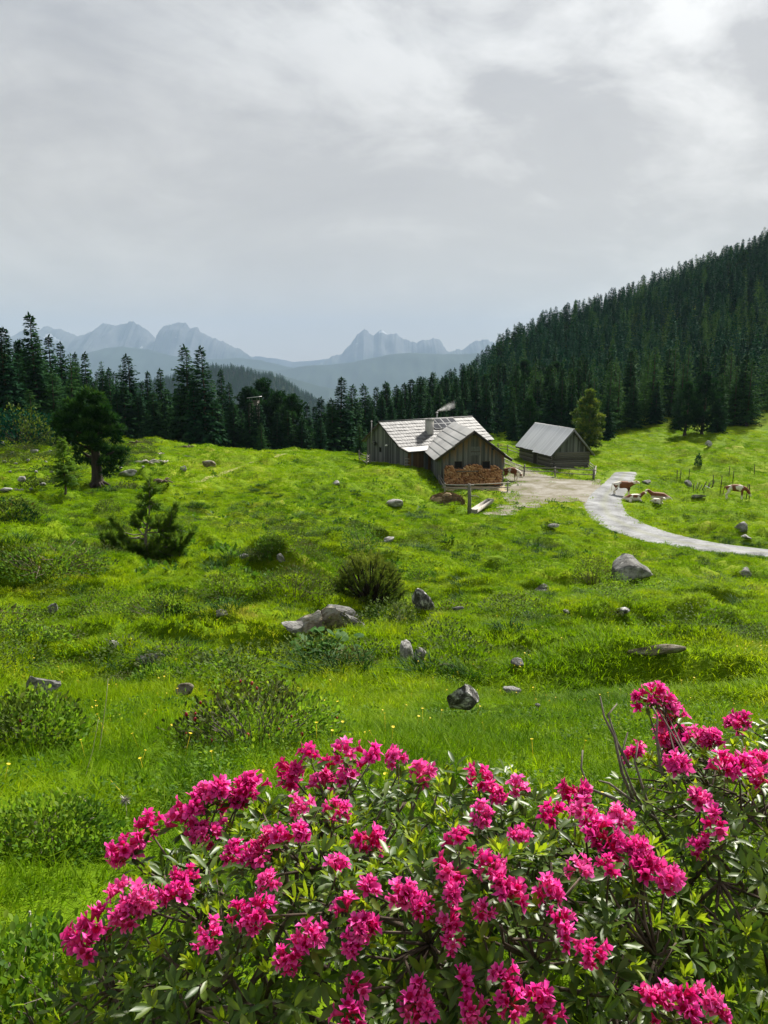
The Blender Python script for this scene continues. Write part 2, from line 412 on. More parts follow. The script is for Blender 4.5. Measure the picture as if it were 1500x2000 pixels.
# ------------------------------------------------------------------ terrain
# control points (pixel x, pixel y, distance forward) read from the photograph; later ones give the height in metres instead
CPTS = [(750, 1460, 4.0), (750, 1390, 6.5), (750, 1300, 10), (700, 1215, 14.5), (750, 1165, 19), (750, 1110, 25), (750, 1060, 34), (750, 1020, 45),
        (750, 990, 55), (740, 960, 66), (719, 903, 91), (794, 910, 84.3), (650, 898, 90),
        (850, 950, 78), (920, 948, 78), (990, 948, 79), (900, 1000, 63), (840, 910, 91), (900, 880, 104),
        (1300, 1460, 4.0), (1300, 1385, 6.3), (1300, 1300, 9.3), (1300, 1215, 15), (1235, 1140, 26), (1050, 1180, 20), (1050, 1100, 33), (1100, 1050, 47),
        (1400, 1098, 43.5), (1500, 1088, 47), (1300, 1060, 53), (1190, 1035, 58), (1160, 985, 69), (1190, 955, 77), (1220, 926, 89), (1100, 960, 75), (1050, 930, 84), (1085, 917, 91), (1030, 903, 99),
        (1437, 975, 74), (1300, 985, 71), (1300, 935, 86), (1450, 1030, 59), (1500, 940, 86), (1300, 900, 103), (1450, 895, 104), (1400, 846, 134), (1300, 832, 140), (1200, 868, 117), (1500, 815, 148),
        (980, 862, 128), (1120, 862, 126),
        (100, 1090, 20), (290, 1090, 21.5), (30, 1460, 4.0), (400, 1460, 4.0), (100, 1300, 9), (100, 1200, 13.5), (400, 1300, 9.6), (400, 1170, 16.5), (60, 1005, 32), (250, 990, 40), (200, 947, 57),
        (60, 935, 61), (20, 868, 77), (300, 893, 74), (150, 855, 93), (0, 805, 110), (250, 862, 95), (450, 882, 88), (600, 884, 98), (560, 965, 57), (400, 1000, 42), (450, 930, 70),
        (500, 1060, 31), (550, 1200, 15.5), (520, 1110, 24), (350, 870, 96), (520, 880, 93), (700, 890, 98)]
HPTS = []     # (pixel x, distance, z)
for px in (-900, -300, 100, 500, 900, 1300, 1800, 2400):
    for r_, z_ in ((.35, -1.5), (.9, -1.50), (1.6, -1.55), (2.5, -1.68)): HPTS.append((px, r_, z_))
HPTS += [(-500, 4, -2.0), (-500, 9, -3.2), (-500, 20, -4.6), (-500, 60, -6.0), (-500, 110, 0), (-500, 220, 12),
         (2000, 4, -2.1), (2000, 9, -3.7), (2000, 20, -6.2), (2000, 45, -11.5), (2000, 90, -12.5), (2000, 140, -4), (2000, 280, 45), (2000, 420, 95),
         (0, 150, -4.5), (200, 150, -12), (0, 230, -12), (200, 240, -30), (420, 130, -15), (450, 250, -38), (600, 130, -17), (620, 250, -42), (700, 150, -17), (720, 260, -36), (800, 150, -16), (800, 230, -19),
         (880, 140, -13.5), (900, 300, -12), (980, 240, -8), (980, 350, 0), (1100, 240, -2), (1100, 380, 11), (1250, 260, 7), (1250, 400, 31), (1500, 280, 24), (1500, 420, 60),
         (800, 320, -40), (900, 420, -45), (1100, 560, -25), (1250, 600, -10), (1500, 640, 20), (2000, 680, 50)]
for px in (-500, 0, 400, 800): HPTS += [(px, 700, -130)]
for px in (1200, 2000): HPTS += [(px, 900, -60)]
for px in (-500, 200, 700, 1200, 2000): HPTS += [(px, 2500, -360), (px, 8000, -900), (px, 19000, -1100)]
def tr_coord(th, r):
    return th*3.0, np.log(r+2.5)*1.15
pu = []; pv_ = []; pz = []
for px, py, Y in CPTS:
    p = at(px, py, Y); th = math.atan2(p[0], p[1]); r = math.hypot(p[0], p[1])
    pu.append(th); pv_.append(r); pz.append(p[2])
for px, Y, z in HPTS:
    th = math.atan2((px-750)/FPX, 1.0); pu.append(th); pv_.append(Y/math.cos(th)); pz.append(z)
pu = np.array(pu); pv_ = np.array(pv_); pz = np.array(pz)
CU, CVv = tr_coord(pu, pv_)
def tps(d2): return .5*d2*np.log(d2+1e-9)
A = tps((CU[:, None]-CU[None])**2+(CVv[:, None]-CVv[None])**2)+np.eye(len(CU))*.004
Pm = np.stack([np.ones_like(CU), CU, CVv], 1)
S_ = np.block([[A, Pm], [Pm.T, np.zeros((3, 3))]])
sol = np.linalg.solve(S_, np.concatenate([pz, np.zeros(3)]))
TH_MAX = math.radians(43)
GT = np.linspace(-TH_MAX, TH_MAX, 241); GL = np.linspace(math.log(.25), math.log(30000), 520)
gu, gl = np.meshgrid(GT, GL, indexing='ij'); a_, b_ = tr_coord(gu.ravel(), np.exp(gl.ravel()))
Gz = np.zeros(a_.size)
for i in range(0, a_.size, 20000):
    aa = a_[i:i+20000]; bb = b_[i:i+20000]
    Gz[i:i+20000] = tps((aa[:, None]-CU)**2+(bb[:, None]-CVv)**2)@sol[:-3]+sol[-3]+sol[-2]*aa+sol[-1]*bb
Gz = Gz.reshape(gu.shape)
def H0(x, y):
    x = np.asarray(x, float); y = np.asarray(y, float)
    th = np.arctan2(x, y); r = np.maximum(np.hypot(x, y), .26)
    lr = np.clip((np.log(r)-GL[0])/(GL[1]-GL[0]), 0, len(GL)-1.001)
    def g(t):
        u = np.clip((np.clip(t, -TH_MAX, TH_MAX)-GT[0])/(GT[1]-GT[0]), 0, len(GT)-1.001)
        i = u.astype(int); j = lr.astype(int); fu = u-i; fl = lr-j
        return (Gz[i, j]*(1-fu)+Gz[i+1, j]*fu)*(1-fl)+(Gz[i, j+1]*(1-fu)+Gz[i+1, j+1]*fu)*fl
    z = g(th)
    w = smooth(math.radians(50), math.radians(150), np.abs(th))
    if np.any(w > 0):
        zz = .5*(g(np.full_like(th, -TH_MAX))+g(np.full_like(th, TH_MAX)))
        z = z*(1-w)+zz*w
    return z
RT = np.geomspace(.5, 900, 6000)
def hit(px, py, fn):
    d = ray(px, py); t = RT
    below = d[2]*t < fn(d[0]*t, d[1]*t)
    k = int(np.argmax(below))
    if not below[k]: return None
    a, b = t[max(k-1, 0)], t[k]
    for _ in range(24):
        mid = .5*(a+b)
        if d[2]*mid < float(fn(np.array([d[0]*mid]), np.array([d[1]*mid]))[0]): b = mid
        else: a = mid
    return d*b
def polyline(pts, n):
    pts = np.array(pts, float); s = np.concatenate([[0], np.cumsum(np.linalg.norm(np.diff(pts, axis=0), axis=1))])
    # Catmull-Rom style smoothing by dense cubic resampling
    u = np.linspace(0, s[-1], n); out = np.stack([np.interp(u, s, pts[:, k]) for k in range(pts.shape[1])], 1)
    for _ in range(int(n/9)):
        out[1:-1] = .25*out[:-2]+.5*out[1:-1]+.25*out[2:]
    return out
ROAD_L = [(1199, 923), (1173, 947), (1146, 968), (1137, 988), (1146, 1008), (1173, 1030), (1217, 1047), (1267, 1062), (1333, 1074), (1433, 1084), (1500, 1089), (1600, 1098)]
ROAD_R = [(1246, 923), (1240, 940), (1227, 960), (1217, 980), (1221, 997), (1240, 1012), (1283, 1030), (1333, 1046), (1417, 1064), (1500, 1074), (1560, 1080), (1640, 1088)]
rl = polyline([hit(px, py, H0)[:2] for px, py in ROAD_L], 90)
rr = polyline([hit(px, py, H0)[:2] for px, py in ROAD_R], 90)
e0 = (rl[0]-rl[3]); e1 = (rr[0]-rr[3])           # the road goes on over the rise

rcen = .5*(rl+rr)
YARD = [(978, 898), (1000, 902), (1030, 915), (1100, 934), (1180, 938), (1190, 965), (1150, 1000), (1120, 978), (1060, 984), (1010, 1000), (960, 1014), (935, 1012), (945, 1000), (985, 985), (990, 968), (975, 955), (980, 930)]
yard_w = np.array([hit(px, py, H0)[:2] for px, py in YARD])
LITTER = [(862, 950), (990, 950), (992, 962), (940, 960), (880, 962), (864, 958)]
litter_w = np.array([hit(px, py, H0)[:2] for px, py in LITTER])
PATHP = [(560, 886), (530, 898), (480, 910), (440, 922), (400, 936), (360, 944)]
path_w = polyline([hit(px, py, H0)[:2] for px, py in PATHP], 80)
def seg_dist(x, y, line):
    x = np.asarray(x, float); sh = x.shape; P = np.stack([x.ravel(), np.asarray(y, float).ravel()], 1)
    best = np.full(len(P), 1e9)
    a = line[:-1]; b = line[1:]
    lo = line.min(0)-8; hi = line.max(0)+8
    m = np.all((P > lo) & (P < hi), axis=1); Q = P[m]; bb = np.full(len(Q), 1e9)
    for p, q in zip(a, b):
        d = q-p; t = np.clip(((Q-p)@d)/(d@d+1e-9), 0, 1)
        bb = np.minimum(bb, np.hypot(*(Q-(p+t[:, None]*d)).T))
    best[m] = bb
    return best.reshape(sh)
def in_poly(x, y, poly):
    x = np.asarray(x, float); y = np.asarray(y, float); c = np.zeros(x.shape, bool); n = len(poly)
    for i in range(n):
        x0, y0 = poly[i]; x1, y1 = poly[(i+1) % n]
        c ^= ((y0 > y) != (y1 > y)) & (x < (x1-x0)*(y-y0)/(y1-y0+1e-12)+x0)
    return c
yard_c = np.vstack([yard_w, yard_w[:1]])
FLAT = [(9.0, 84, 8.5), (4.5, 91, 9), (9.5, 95, 6), (21.4, 96.5, 6.5)]          # level ground under the buildings
MOUNDS = []      # (x, y, along, across, angle, height)
def mound(px, py, sx, sy, ang, h):
    p = hit(px, py, H0); MOUNDS.append((p[0], p[1], sx, sy, ang, h))
mound(1140, 1325, 1.3, .45, .10, .42); mound(1330, 1290, 1.2, .5, .05, .16); mound(870, 1318, .9, .5, 0, .12); mound(1080, 1210, 1.2, .5, 0, .15)
mound(640, 1190, 1.7, .9, .1, .5); mound(150, 1130, 1.6, .8, 0, .25); mound(420, 1230, 1.2, .6, .2, .2); mound(300, 1310, .9, .5, 0, .15); mound(90, 1060, 2.2, .8, 0, .3)
mound(560, 1130, 2.0, .9, 0, .6); mound(480, 1160, 1.3, .6, 0, .25); mound(1290, 1180, 1.1, .5, 0, .18); mound(1000, 1120, 1.3, .5, 0, .2)
mound(640, 905, 5, 2, 0, .5); mound(760, 925, 3.5, 2.0, .1, .45); mound(500, 905, 5, 2, 0, .4); mound(800, 950, 2.5, 1.5, .1, .3)
def Hm(x, y):
    x = np.asarray(x, float); y = np.asarray(y, float); z = H0(x, y); r = np.hypot(x, y)
    keep = np.ones_like(z)
    for fx, fy, fr in FLAT:
        keep = keep*smooth(fr*.75, fr*1.3, np.hypot(x-fx, y-fy))
    rd = seg_dist(x, y, rcen); keep = keep*smooth(2.2, 4.5, rd)
    yd = np.where(in_poly(x, y, yard_w), 0.0, seg_dist(x, y, yard_c)); keep = keep*smooth(0, 2.5, yd)
    keep = keep*(.25+.75*smooth(.3, 1.6, seg_dist(x, y, path_w)))
    far = 1-smooth(150, 600, r)
    z = z+keep*far*(.55*smooth(12, 60, r)*fbm(x/9, y/9, 5, 3)
                    + .72*smooth(5, 20, r)*fbm(x/3.1, y/2.5, 11, 3)
                    + (.56*smooth(4, 13, r)*(1-.45*smooth(50, 110, r)))*(.55-2*np.abs(fbm(x/1.7, y/1.15, 21, 2)))
                    + .04*smooth(1.5, 4, r)*fbm(x/.4, y/.35, 31, 2))
    z = z+np.where(r > 150, smooth(150, 260, r)*2.5*fbm(x/22, y/22, 44, 3), 0)*(1-smooth(900, 2500, r))
    for mx_, my_, sx, sy, an, h in MOUNDS:
        c, s = math.cos(an), math.sin(an); u = ((x-mx_)*c+(y-my_)*s)/sx; v = (-(x-mx_)*s+(y-my_)*c)/sy
        z = z+keep*h*np.exp(-(u*u+v*v))
    return z
def hz(x, y): return float(Hm(np.array([float(x)]), np.array([float(y)]))[0])
def pix(px, py):
    p = hit(px, py, Hm)
    if p is None: p = hit(px, py, H0)
    return p

# ground sheet, a fan of quads that is fine near the camera
th_in = np.radians(np.arange(-36, 36.01, .22)); th_out = np.radians(np.arange(39, 321.1, 3.0))
TH = np.concatenate([th_in, th_out]); RR = np.concatenate([np.geomspace(.3, 3, 90)[:-1], np.geomspace(3, 130, 330)[:-1], np.geomspace(130, 700, 90)[:-1], np.geomspace(700, 18800, 44)])
tt, rr2 = np.meshgrid(TH, RR, indexing='ij')
gx = np.sin(tt)*rr2; gy = np.cos(tt)*rr2
gz = Hm(gx.ravel(), gy.ravel()).reshape(gx.shape)
nT, nR = gx.shape
V = np.stack([gx, gy, gz], 2).reshape(-1, 3)
ii, jj = np.meshgrid(np.arange(nT), np.arange(nR-1), indexing='ij'); i2 = (ii+1) % nT
Q = np.stack([ii*nR+jj, i2*nR+jj, i2*nR+jj+1, ii*nR+jj+1], 2).reshape(-1, 4)
V = np.vstack([V, [[0, 0, hz(0, .01)]]]); ctr = len(V)-1
Tc = np.array([(ctr, ((i+1) % nT)*nR, i*nR) for i in range(nT)])
# faces must look up
Q = Q[:, ::-1]; Tc = Tc[:, ::-1]
gm = mesh('ground', V, [Tc, Q], m_ground, smooth_=True)
ground = tag(obj('ground', gm), 'green alpine meadow falling away towards the huts', kind='structure')

# road strip
nc = 13
U = np.linspace(0, 1, nc)
rw = rl[:, None, :]*(1-U)[None, :, None]+rr[:, None, :]*U[None, :, None]
edge = (np.abs(U-.5) > .49)
jit = (vnoise(np.arange(len(rl))*.9, np.zeros(len(rl)), 3)-.5)*.5
jit2 = (vnoise(np.arange(len(rl))*1.3, np.zeros(len(rl))+5, 8)-.5)*.9; rw[:, 0] += (jit*1.6)[:, None]*np.array([.7, .7]); rw[:, -1] += jit2[:, None]*np.array([.7, .7])
rz = Hm(rw[..., 0].ravel(), rw[..., 1].ravel()).reshape(rw.shape[:2])+.05+.05*np.sin(U*math.pi)[None]
rz[:, 0] -= .10; rz[:, -1] -= .10
V = np.concatenate([rw, rz[..., None]], 2).reshape(-1, 3); n = len(rl)
Q = np.array([(i*nc+j, i*nc+j+1, (i+1)*nc+j+1, (i+1)*nc+j) for i in range(n-1) for j in range(nc-1)])[:, ::-1]
tag(obj('road', mesh('road', V, Q, m_road, np.tile(U, n), smooth_=True)), 'pale gravel road curving from the barn to the right edge', kind='structure')

def drape(name, poly, mat, off, step, label, wob=.5, seed=7):
    lo = poly.min(0)-1; hi = poly.max(0)+1
    xs = np.arange(lo[0], hi[0], step); ys = np.arange(lo[1], hi[1], step); X, Y = np.meshgrid(xs, ys, indexing='ij')
    wx = X+(fbm(X/1.3, Y/1.3, seed, 3))*wob*2; wy = Y+(fbm(X/1.3+40, Y/1.3, seed+9, 3))*wob*2
    ins = in_poly(wx, wy, poly)
    Z = Hm(X.ravel(), Y.ravel()).reshape(X.shape)+off
    q = ins[:-1, :-1] & ins[1:, :-1] & ins[:-1, 1:] & ins[1:, 1:]
    i, j = np.nonzero(q); ny = len(ys)
    Q = np.stack([i*ny+j, (i+1)*ny+j, (i+1)*ny+j+1, i*ny+j+1], 1)
    used = np.unique(Q); mp = -np.ones(X.size, int); mp[used] = np.arange(len(used))
    V = np.stack([X, Y, Z], 2).reshape(-1, 3)[used]
    return tag(obj(name, mesh(name, V, mp[Q], mat, smooth_=True)), label, kind='structure')
drape('yard', yard_w, m_yard, .035, .3, 'trodden gravel yard between the barns and the road', .7)
drape('litter_strip', litter_w, m_litter, .045, .25, 'straw strewn ground below the firewood stack', .25, 12)
pw = []
for k in range(len(path_w)):
    tgt = path_w[min(k+1, len(path_w)-1)]-path_w[max(k-1, 0)]; tgt /= np.linalg.norm(tgt); nn = np.array([-tgt[1], tgt[0]])
    hw = (.10+.12*min(1, (len(path_w)-1-k)/30))+.10*vnoise(np.array([k*.3]), np.array([0.0]), 9)[0]
    for u in (-1, -.4, .4, 1): pw.append(path_w[k]+nn*u*hw)
pw = np.array(pw); Zp = Hm(pw[:, 0], pw[:, 1])+.03
V = np.column_stack([pw, Zp]); Q = [(k*4+j, k*4+j+1, (k+1)*4+j+1, (k+1)*4+j) for k in range(len(path_w)-1) for j in range(3)]
tag(obj('footpath', mesh('footpath', V, np.array(Q), m_path, smooth_=True)), 'thin worn footpath crossing the left meadow', kind='structure')

# ------------------------------------------------------------------ far ridges and mountains
def mountmat(name, low, rock, pale, snow=.0, zt=300):
    m, t = newmat(name)
    P = wpos(t); n = t.noise(P, .002, 8, .65, .5); n2 = t.noise(P, .0008, 6, .6)
    z = t.node('ShaderNodeSeparateXYZ', ins={0: P}).outputs[2]
    hgt = t.math('ADD', t.math('DIVIDE', z, zt), t.math('MULTIPLY_ADD', n2, .9, -.45))
    c = t.mix(t.ramp(hgt, [(.05, 0), (.35, 1)]), low, t.ramp(n, [(.35, rock), (.62, pale)]))
    if snow:
        k = t.ramp(t.noise(P, .0022, 4, .55, .8), [(.66, 0), (.70, snow)])
        c = t.mix(t.math('MULTIPLY', k, t.ramp(hgt, [(.3, 0), (.55, 1)])), c, (.85, .87, .9))
    finish(t, c, .95, .05)
    return m
m_mount = mountmat('limestone_massif', (.025, .04, .03), (.06, .06, .065), (.12, .12, .12), .55, 1000)
m_foothill = mountmat('wooded_foothill', (.018, .034, .022), (.022, .040, .026), (.035, .055, .035), 0, 3000)
def ridge(name, pts, D, depth, base, mat, label, seed, amp=.10, rug=.0, nu=220, nv=37, group=None):
    pts = np.array(pts, float)
    px = np.linspace(pts[0, 0], pts[-1, 0], nu); py = np.interp(px, pts[:, 0], pts[:, 1])
    py = py+(fbm(px/14.0, px*0+seed, seed, 5, .6))*rug
    C = np.array([at(a, b, D) for a, b in zip(px, py)])
    v = np.linspace(-1, 1, nv); v = np.sign(v)*np.abs(v)**1.4
    X = np.repeat(C[:, :1], nv, 1); Yy = D+v[None]*depth+0*X
    prof = (1-np.abs(v)**1.05)[None]
    hh = (C[:, 2:3]-base)
    rid = 1-2*np.abs(fbm(X/(depth*.16), Yy/(depth*.42), seed, 4))
    Z = base+hh*prof+hh*amp*(rid-.4)*np.clip(np.abs(v)*5, 0, 1)[None]*(1-np.abs(v))[None]
    Yy = Yy+depth*.12*fbm(X/(depth*.5), Yy/depth, seed+3, 3)*(1-np.abs(v))[None]
    V = np.stack([X, Yy, Z], 2).reshape(-1, 3)
    Q = np.array([(i*nv+j, (i+1)*nv+j, (i+1)*nv+j+1, i*nv+j+1) for i in range(nu-1) for j in range(nv-1)])
    o = obj(name, mesh(name, V, Q, mat, smooth_=False))
    return tag(o, label, kind='structure')
ridge('mountain', [(-220, 690), (-120, 668), (-40, 664), (30, 656), (60, 646), (108, 640), (135, 647), (165, 656), (180, 650), (196, 640), (206, 629), (222, 634), (240, 633), (256, 630), (264, 626), (278, 633), (290, 645), (302, 656), (314, 666), (319, 662), (323, 641), (332, 637), (345, 632), (366, 630), (376, 641), (384, 637), (395, 648), (410, 657), (430, 663), (450, 671), (468, 678), (482, 690), (500, 702), (540, 722), (600, 745)],
      15000, 3300, -1050, m_mount, 'jagged pale limestone massif above the left spruces', 3, .14, 7.0, 700, 45)
ridge('mountain', [(540, 740), (600, 722), (640, 703), (668, 690), (678, 676), (690, 662), (704, 650), (712, 642), (722, 650), (732, 650), (744, 645), (758, 651), (778, 655), (798, 667), (812, 671), (830, 665), (846, 661), (860, 668), (872, 686), (890, 684), (905, 681), (930, 668), (950, 666), (975, 672), (1010, 684), (1060, 700), (1200, 720)],
      15600, 3300, -1050, m_mount, 'pale limestone peak with snow streaks left of the wooded hill', 8, .14, 7.0, 700, 45)
ridge('mountain', [(380, 720), (470, 700), (500, 696), (540, 700), (570, 706), (600, 705), (640, 700), (720, 704), (800, 715)], 17200, 1300, -1050, m_mount, 'faint far ridge closing the gap between the two massifs', 14, .08, 1.5, 260, 37)
ridge('hill', [(-260, 735), (-100, 715), (60, 710), (130, 705), (165, 692), (205, 680), (240, 677), (290, 682), (340, 695), (400, 702), (470, 699), (510, 704), (560, 716), (610, 724), (700, 735), (900, 760)],
      11500, 2800, -1000, m_foothill, 'blue wooded foothill under the left massif', 21, .12, 1.2)
ridge('hill', [(440, 760), (540, 724), (600, 714), (650, 712), (690, 707), (735, 697), (770, 691), (800, 689), (850, 691), (900, 692), (940, 690), (1000, 695), (1100, 720), (1300, 740)],
      10500, 2800, -1000, m_foothill, 'blue wooded foothill under the right peak', 27, .12, 1.2)
ridge('hill', [(330, 760), (400, 725), (460, 715), (520, 722), (560, 735), (620, 752), (700, 768), (800, 780), (1000, 790)], 7800, 2300, -900, m_foothill, 'hazy lower wooded slope in the valley', 33, .12, 1.0)
R4 = [(60, 800), (180, 770), (260, 752), (320, 738), (350, 727), (385, 716), (420, 712), (450, 714), (480, 719), (510, 730), (530, 728), (548, 733), (565, 746), (585, 760), (605, 770), (625, 785), (660, 800), (720, 830)]
ridge('hill', [(a, b+7) for a, b in R4], 2000, 680, -270, m_foothill, 'dark wooded spur in front of the blue valley', 39, .04, .6)

# ------------------------------------------------------------------ instancing for what nobody could count
def scatter(name, P, R, S, I, sources, label, cat=None):
    me = bpy.data.meshes.new(name); P = np.asarray(P, np.float32)
    me.vertices.add(len(P)); me.vertices.foreach_set('co', P.ravel())
    def at_(nm, typ, arr):
        a = me.attributes.new(nm, typ, 'POINT'); a.data.foreach_set('vector' if typ == 'FLOAT_VECTOR' else 'value', np.ascontiguousarray(arr).ravel())
    at_('rot', 'FLOAT_VECTOR', np.asarray(R, np.float32)); at_('scl', 'FLOAT_VECTOR', np.asarray(S, np.float32)); at_('idx', 'INT', (len(sources)-1-np.asarray(I)).astype(np.int32))
    o = obj(name, me)
    ng = bpy.data.node_groups.new(name+'_nodes', 'GeometryNodeTree')
    ng.interface.new_socket('Geometry', in_out='INPUT', socket_type='NodeSocketGeometry'); ng.interface.new_socket('Geometry', in_out='OUTPUT', socket_type='NodeSocketGeometry')
    N = ng.nodes; L = ng.links
    gi = N.new('NodeGroupInput'); go = N.new('NodeGroupOutput'); ip = N.new('GeometryNodeInstanceOnPoints'); gti = N.new('GeometryNodeGeometryToInstance')
    for so in reversed(sources):
        oi = N.new('GeometryNodeObjectInfo'); oi.inputs['Object'].default_value = so; oi.inputs['As Instance'].default_value = True
        L.new(oi.outputs['Geometry'], gti.inputs[0])
    def na(nm, typ):
        n = N.new('GeometryNodeInputNamedAttribute'); n.data_type = typ; n.inputs['Name'].default_value = nm; return n.outputs['Attribute']
    e2r = N.new('FunctionNodeEulerToRotation'); L.new(na('rot', 'FLOAT_VECTOR'), e2r.inputs[0])
    if len(sources) > 1:
        jn = N.new('GeometryNodeJoinGeometry')
        for l in list(gti.inputs[0].links): L.new(l.from_socket, jn.inputs[0])
        N.remove(gti); L.new(jn.outputs[0], ip.inputs['Instance']); ip.inputs['Pick Instance'].default_value = True
        L.new(na('idx', 'INT'), ip.inputs['Instance Index'])
    else:
        L.new(gti.outputs[0], ip.inputs['Instance'])
    L.new(gi.outputs[0], ip.inputs['Points']); L.new(e2r.outputs[0], ip.inputs['Rotation']); L.new(na('scl', 'FLOAT_VECTOR'), ip.inputs['Scale'])
    L.new(ip.outputs[0], go.inputs[0])
    o.modifiers.new('scatter', 'NODES').node_group = ng
    return tag(o, label, cat, kind='stuff')
def source(name, me):
    return bpy.data.objects.new(name, me)         # only ever used through scatter()

# ------------------------------------------------------------------ trees
KITE = np.array([(0, 0, 0), (.42, .5, .04), (1, 0, -.10), (.42, -.5, .04)], float); KITE_T = np.array([(0, 2, 1), (0, 3, 2)])
def unit(v): return v/(np.linalg.norm(v, axis=-1, keepdims=True)+1e-12)
def conifer_crown(seed, h, R, gap, nb, step, sl, sw, mat, name, bottom=.06, droop=.30, power=.8, sparse=0.0, irregular=.25, top_up=.55, fans=1):
    rg = np.random.default_rng(seed); D = []; P = []; L = []; Wd = []; N = []
    z = bottom*h
    while z < h*.985:
        t = z/h; base = R*max(0.0, (1-t))**power*min(1, .55+3.0*(t-bottom)+.25)+.05*R
        base *= 1+irregular*(rg.random()-.5)
        k = max(3, int(round(nb*(.6+.4*(1-t)))))
        a0 = rg.random()*6.28
        for b in range(k):
            if rg.random() < sparse: continue
            a = a0+6.283*b/k+rg.normal()*.22; ln = base*rg.uniform(.62, 1.18)
            el = (-.20+(top_up+.20)*t**1.3)+rg.normal()*.08
            ns = max(2, int(ln/step)); u = (np.arange(ns)+.6)/ns
            dr = droop*(1-.7*t)
            rad = ln*u; zz = z+rg.normal()*gap*.25+ln*(el*u-dr*u*u+.16*u**3)
            px = np.stack([np.cos(a)*rad, np.sin(a)*rad, zz], 1)
            d0 = np.array([math.cos(a), math.sin(a), 0]); sd_ = np.array([-math.sin(a), math.cos(a), 0])
            sl_el = el-2*dr*u
            for ff in range(fans):
                for sgn, ang in ((1, .95), (-1, .95), (0, 0)):
                    an = ang*rg.uniform(.6, 1.25, ns)
                    d = np.cos(an)[:, None]*d0+sgn*np.sin(an)[:, None]*sd_
                    d[:, 2] += sl_el*.7-.22-.15*rg.random(ns)
                    D.append(d); P.append(px+rg.normal(size=(ns, 3))*step*.22)
                    L.append(sl*(1.15-.55*u)*rg.uniform(.7, 1.25, ns)*(.55+.45*(1-t))); Wd.append(sw*rg.uniform(.7, 1.3, ns)*(.6+.4*(1-t)))
                    nn = np.array([0, 0, 1.0])+rg.normal(size=(ns, 3))*.35; N.append(nn)
        z += gap*(.75+.5*rg.random())*(.55+.45*(1-t))
    # leader
    for k in range(5):
        D.append(np.array([[rg.normal()*.25, rg.normal()*.25, 1.0]])); P.append(np.array([[0, 0, h*(.955+.008*k)]])); L.append(np.array([sl*.7])); Wd.append(np.array([sw*.5])); N.append(np.array([[1.0, rg.normal(), 0]]))
    D = np.concatenate(D); P = np.concatenate(P); L = np.concatenate(L); Wd = np.concatenate(Wd); N = np.concatenate(N)
    M = frames(unit(D), N); M = M*np.stack([L, Wd, L], 1)[:, None, :]
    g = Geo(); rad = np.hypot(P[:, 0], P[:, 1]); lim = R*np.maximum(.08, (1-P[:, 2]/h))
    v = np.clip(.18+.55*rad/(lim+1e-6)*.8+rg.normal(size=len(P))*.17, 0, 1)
    g.stamp(KITE, KITE_T, M, P, v)
    return g.mesh(name, mat)
def trunk_mesh(name, h, r, mat, seed=0, top=.96, sides=8, flare=1.6):
    rg = np.random.default_rng(seed); z = np.array([-.25, 0, .05, .2, .5, .8, top])*h; z[0] = -.6
    x = np.cumsum(rg.normal(size=7)*.006*h); y = np.cumsum(rg.normal(size=7)*.006*h); x -= x[1]; y -= y[1]
    g = Geo(); g.tube(np.stack([x, y, z], 1), np.array([flare, flare, 1.15, 1, .72, .35, .08])*r, sides)
    return g.mesh(name, mat, True)
def clump_crown(seed, h, spec, mat, name, n_per=70, tl=.34, tw=.10, size=.72):
    """rounded pine crown: spec = list of (x,y,z,r) clumps, each a shell of needle tufts"""
    rg = np.random.default_rng(seed); D = []; P = []; N = []; v = []
    for (x, y, z, r) in spec:
        k = int(n_per*(r/.8)**2)
        d = unit(rg.normal(size=(k, 3))); rr_ = r*rg.uniform(.45, 1.05, k)[:, None]
        P.append(np.array([x, y, z])+d*rr_*np.array([1, 1, size])); dd = d+np.array([0, 0, .45])+rg.normal(size=(k, 3))*.35
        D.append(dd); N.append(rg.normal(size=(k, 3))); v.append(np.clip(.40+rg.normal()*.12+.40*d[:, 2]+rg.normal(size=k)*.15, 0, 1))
    D = np.concatenate(D); P = np.concatenate(P); N = np.concatenate(N); v = np.concatenate(v)
    g = Geo()
    for q in range(4):                     # each tuft = a few narrow needles fans
        d = unit(unit(D)+rg.normal(size=D.shape)*.45); M = frames(d, N+rg.normal(size=N.shape)*.8)
        ln = tl*rg.uniform(.7, 1.25, len(P)); M = M*np.stack([ln, np.full(len(P), tw), ln], 1)[:, None, :]
        g.stamp(KITE, KITE_T, M, P, v)
    return g.mesh(name, mat)
def pine_spec(seed, h, R, n=30, low=.28):
    rg = np.random.default_rng(seed); out = []
    for k in range(n):
        t = low+(1-low)*((k+.5)/n); a = k*2.4+rg.normal()*.4
        env = R*(math.sin(min(1, (t-low)/(1-low)*1.02)**.62*math.pi)**.7*.85+.15)*(1.0 if t < .93 else .5)
        rr_ = env*rg.uniform(.25, .95); out.append((math.cos(a)*rr_, math.sin(a)*rr_, h*t*.96+rg.normal()*.02*h, R*rg.uniform(.22, .40)*(1.05-.35*t)))
    return out

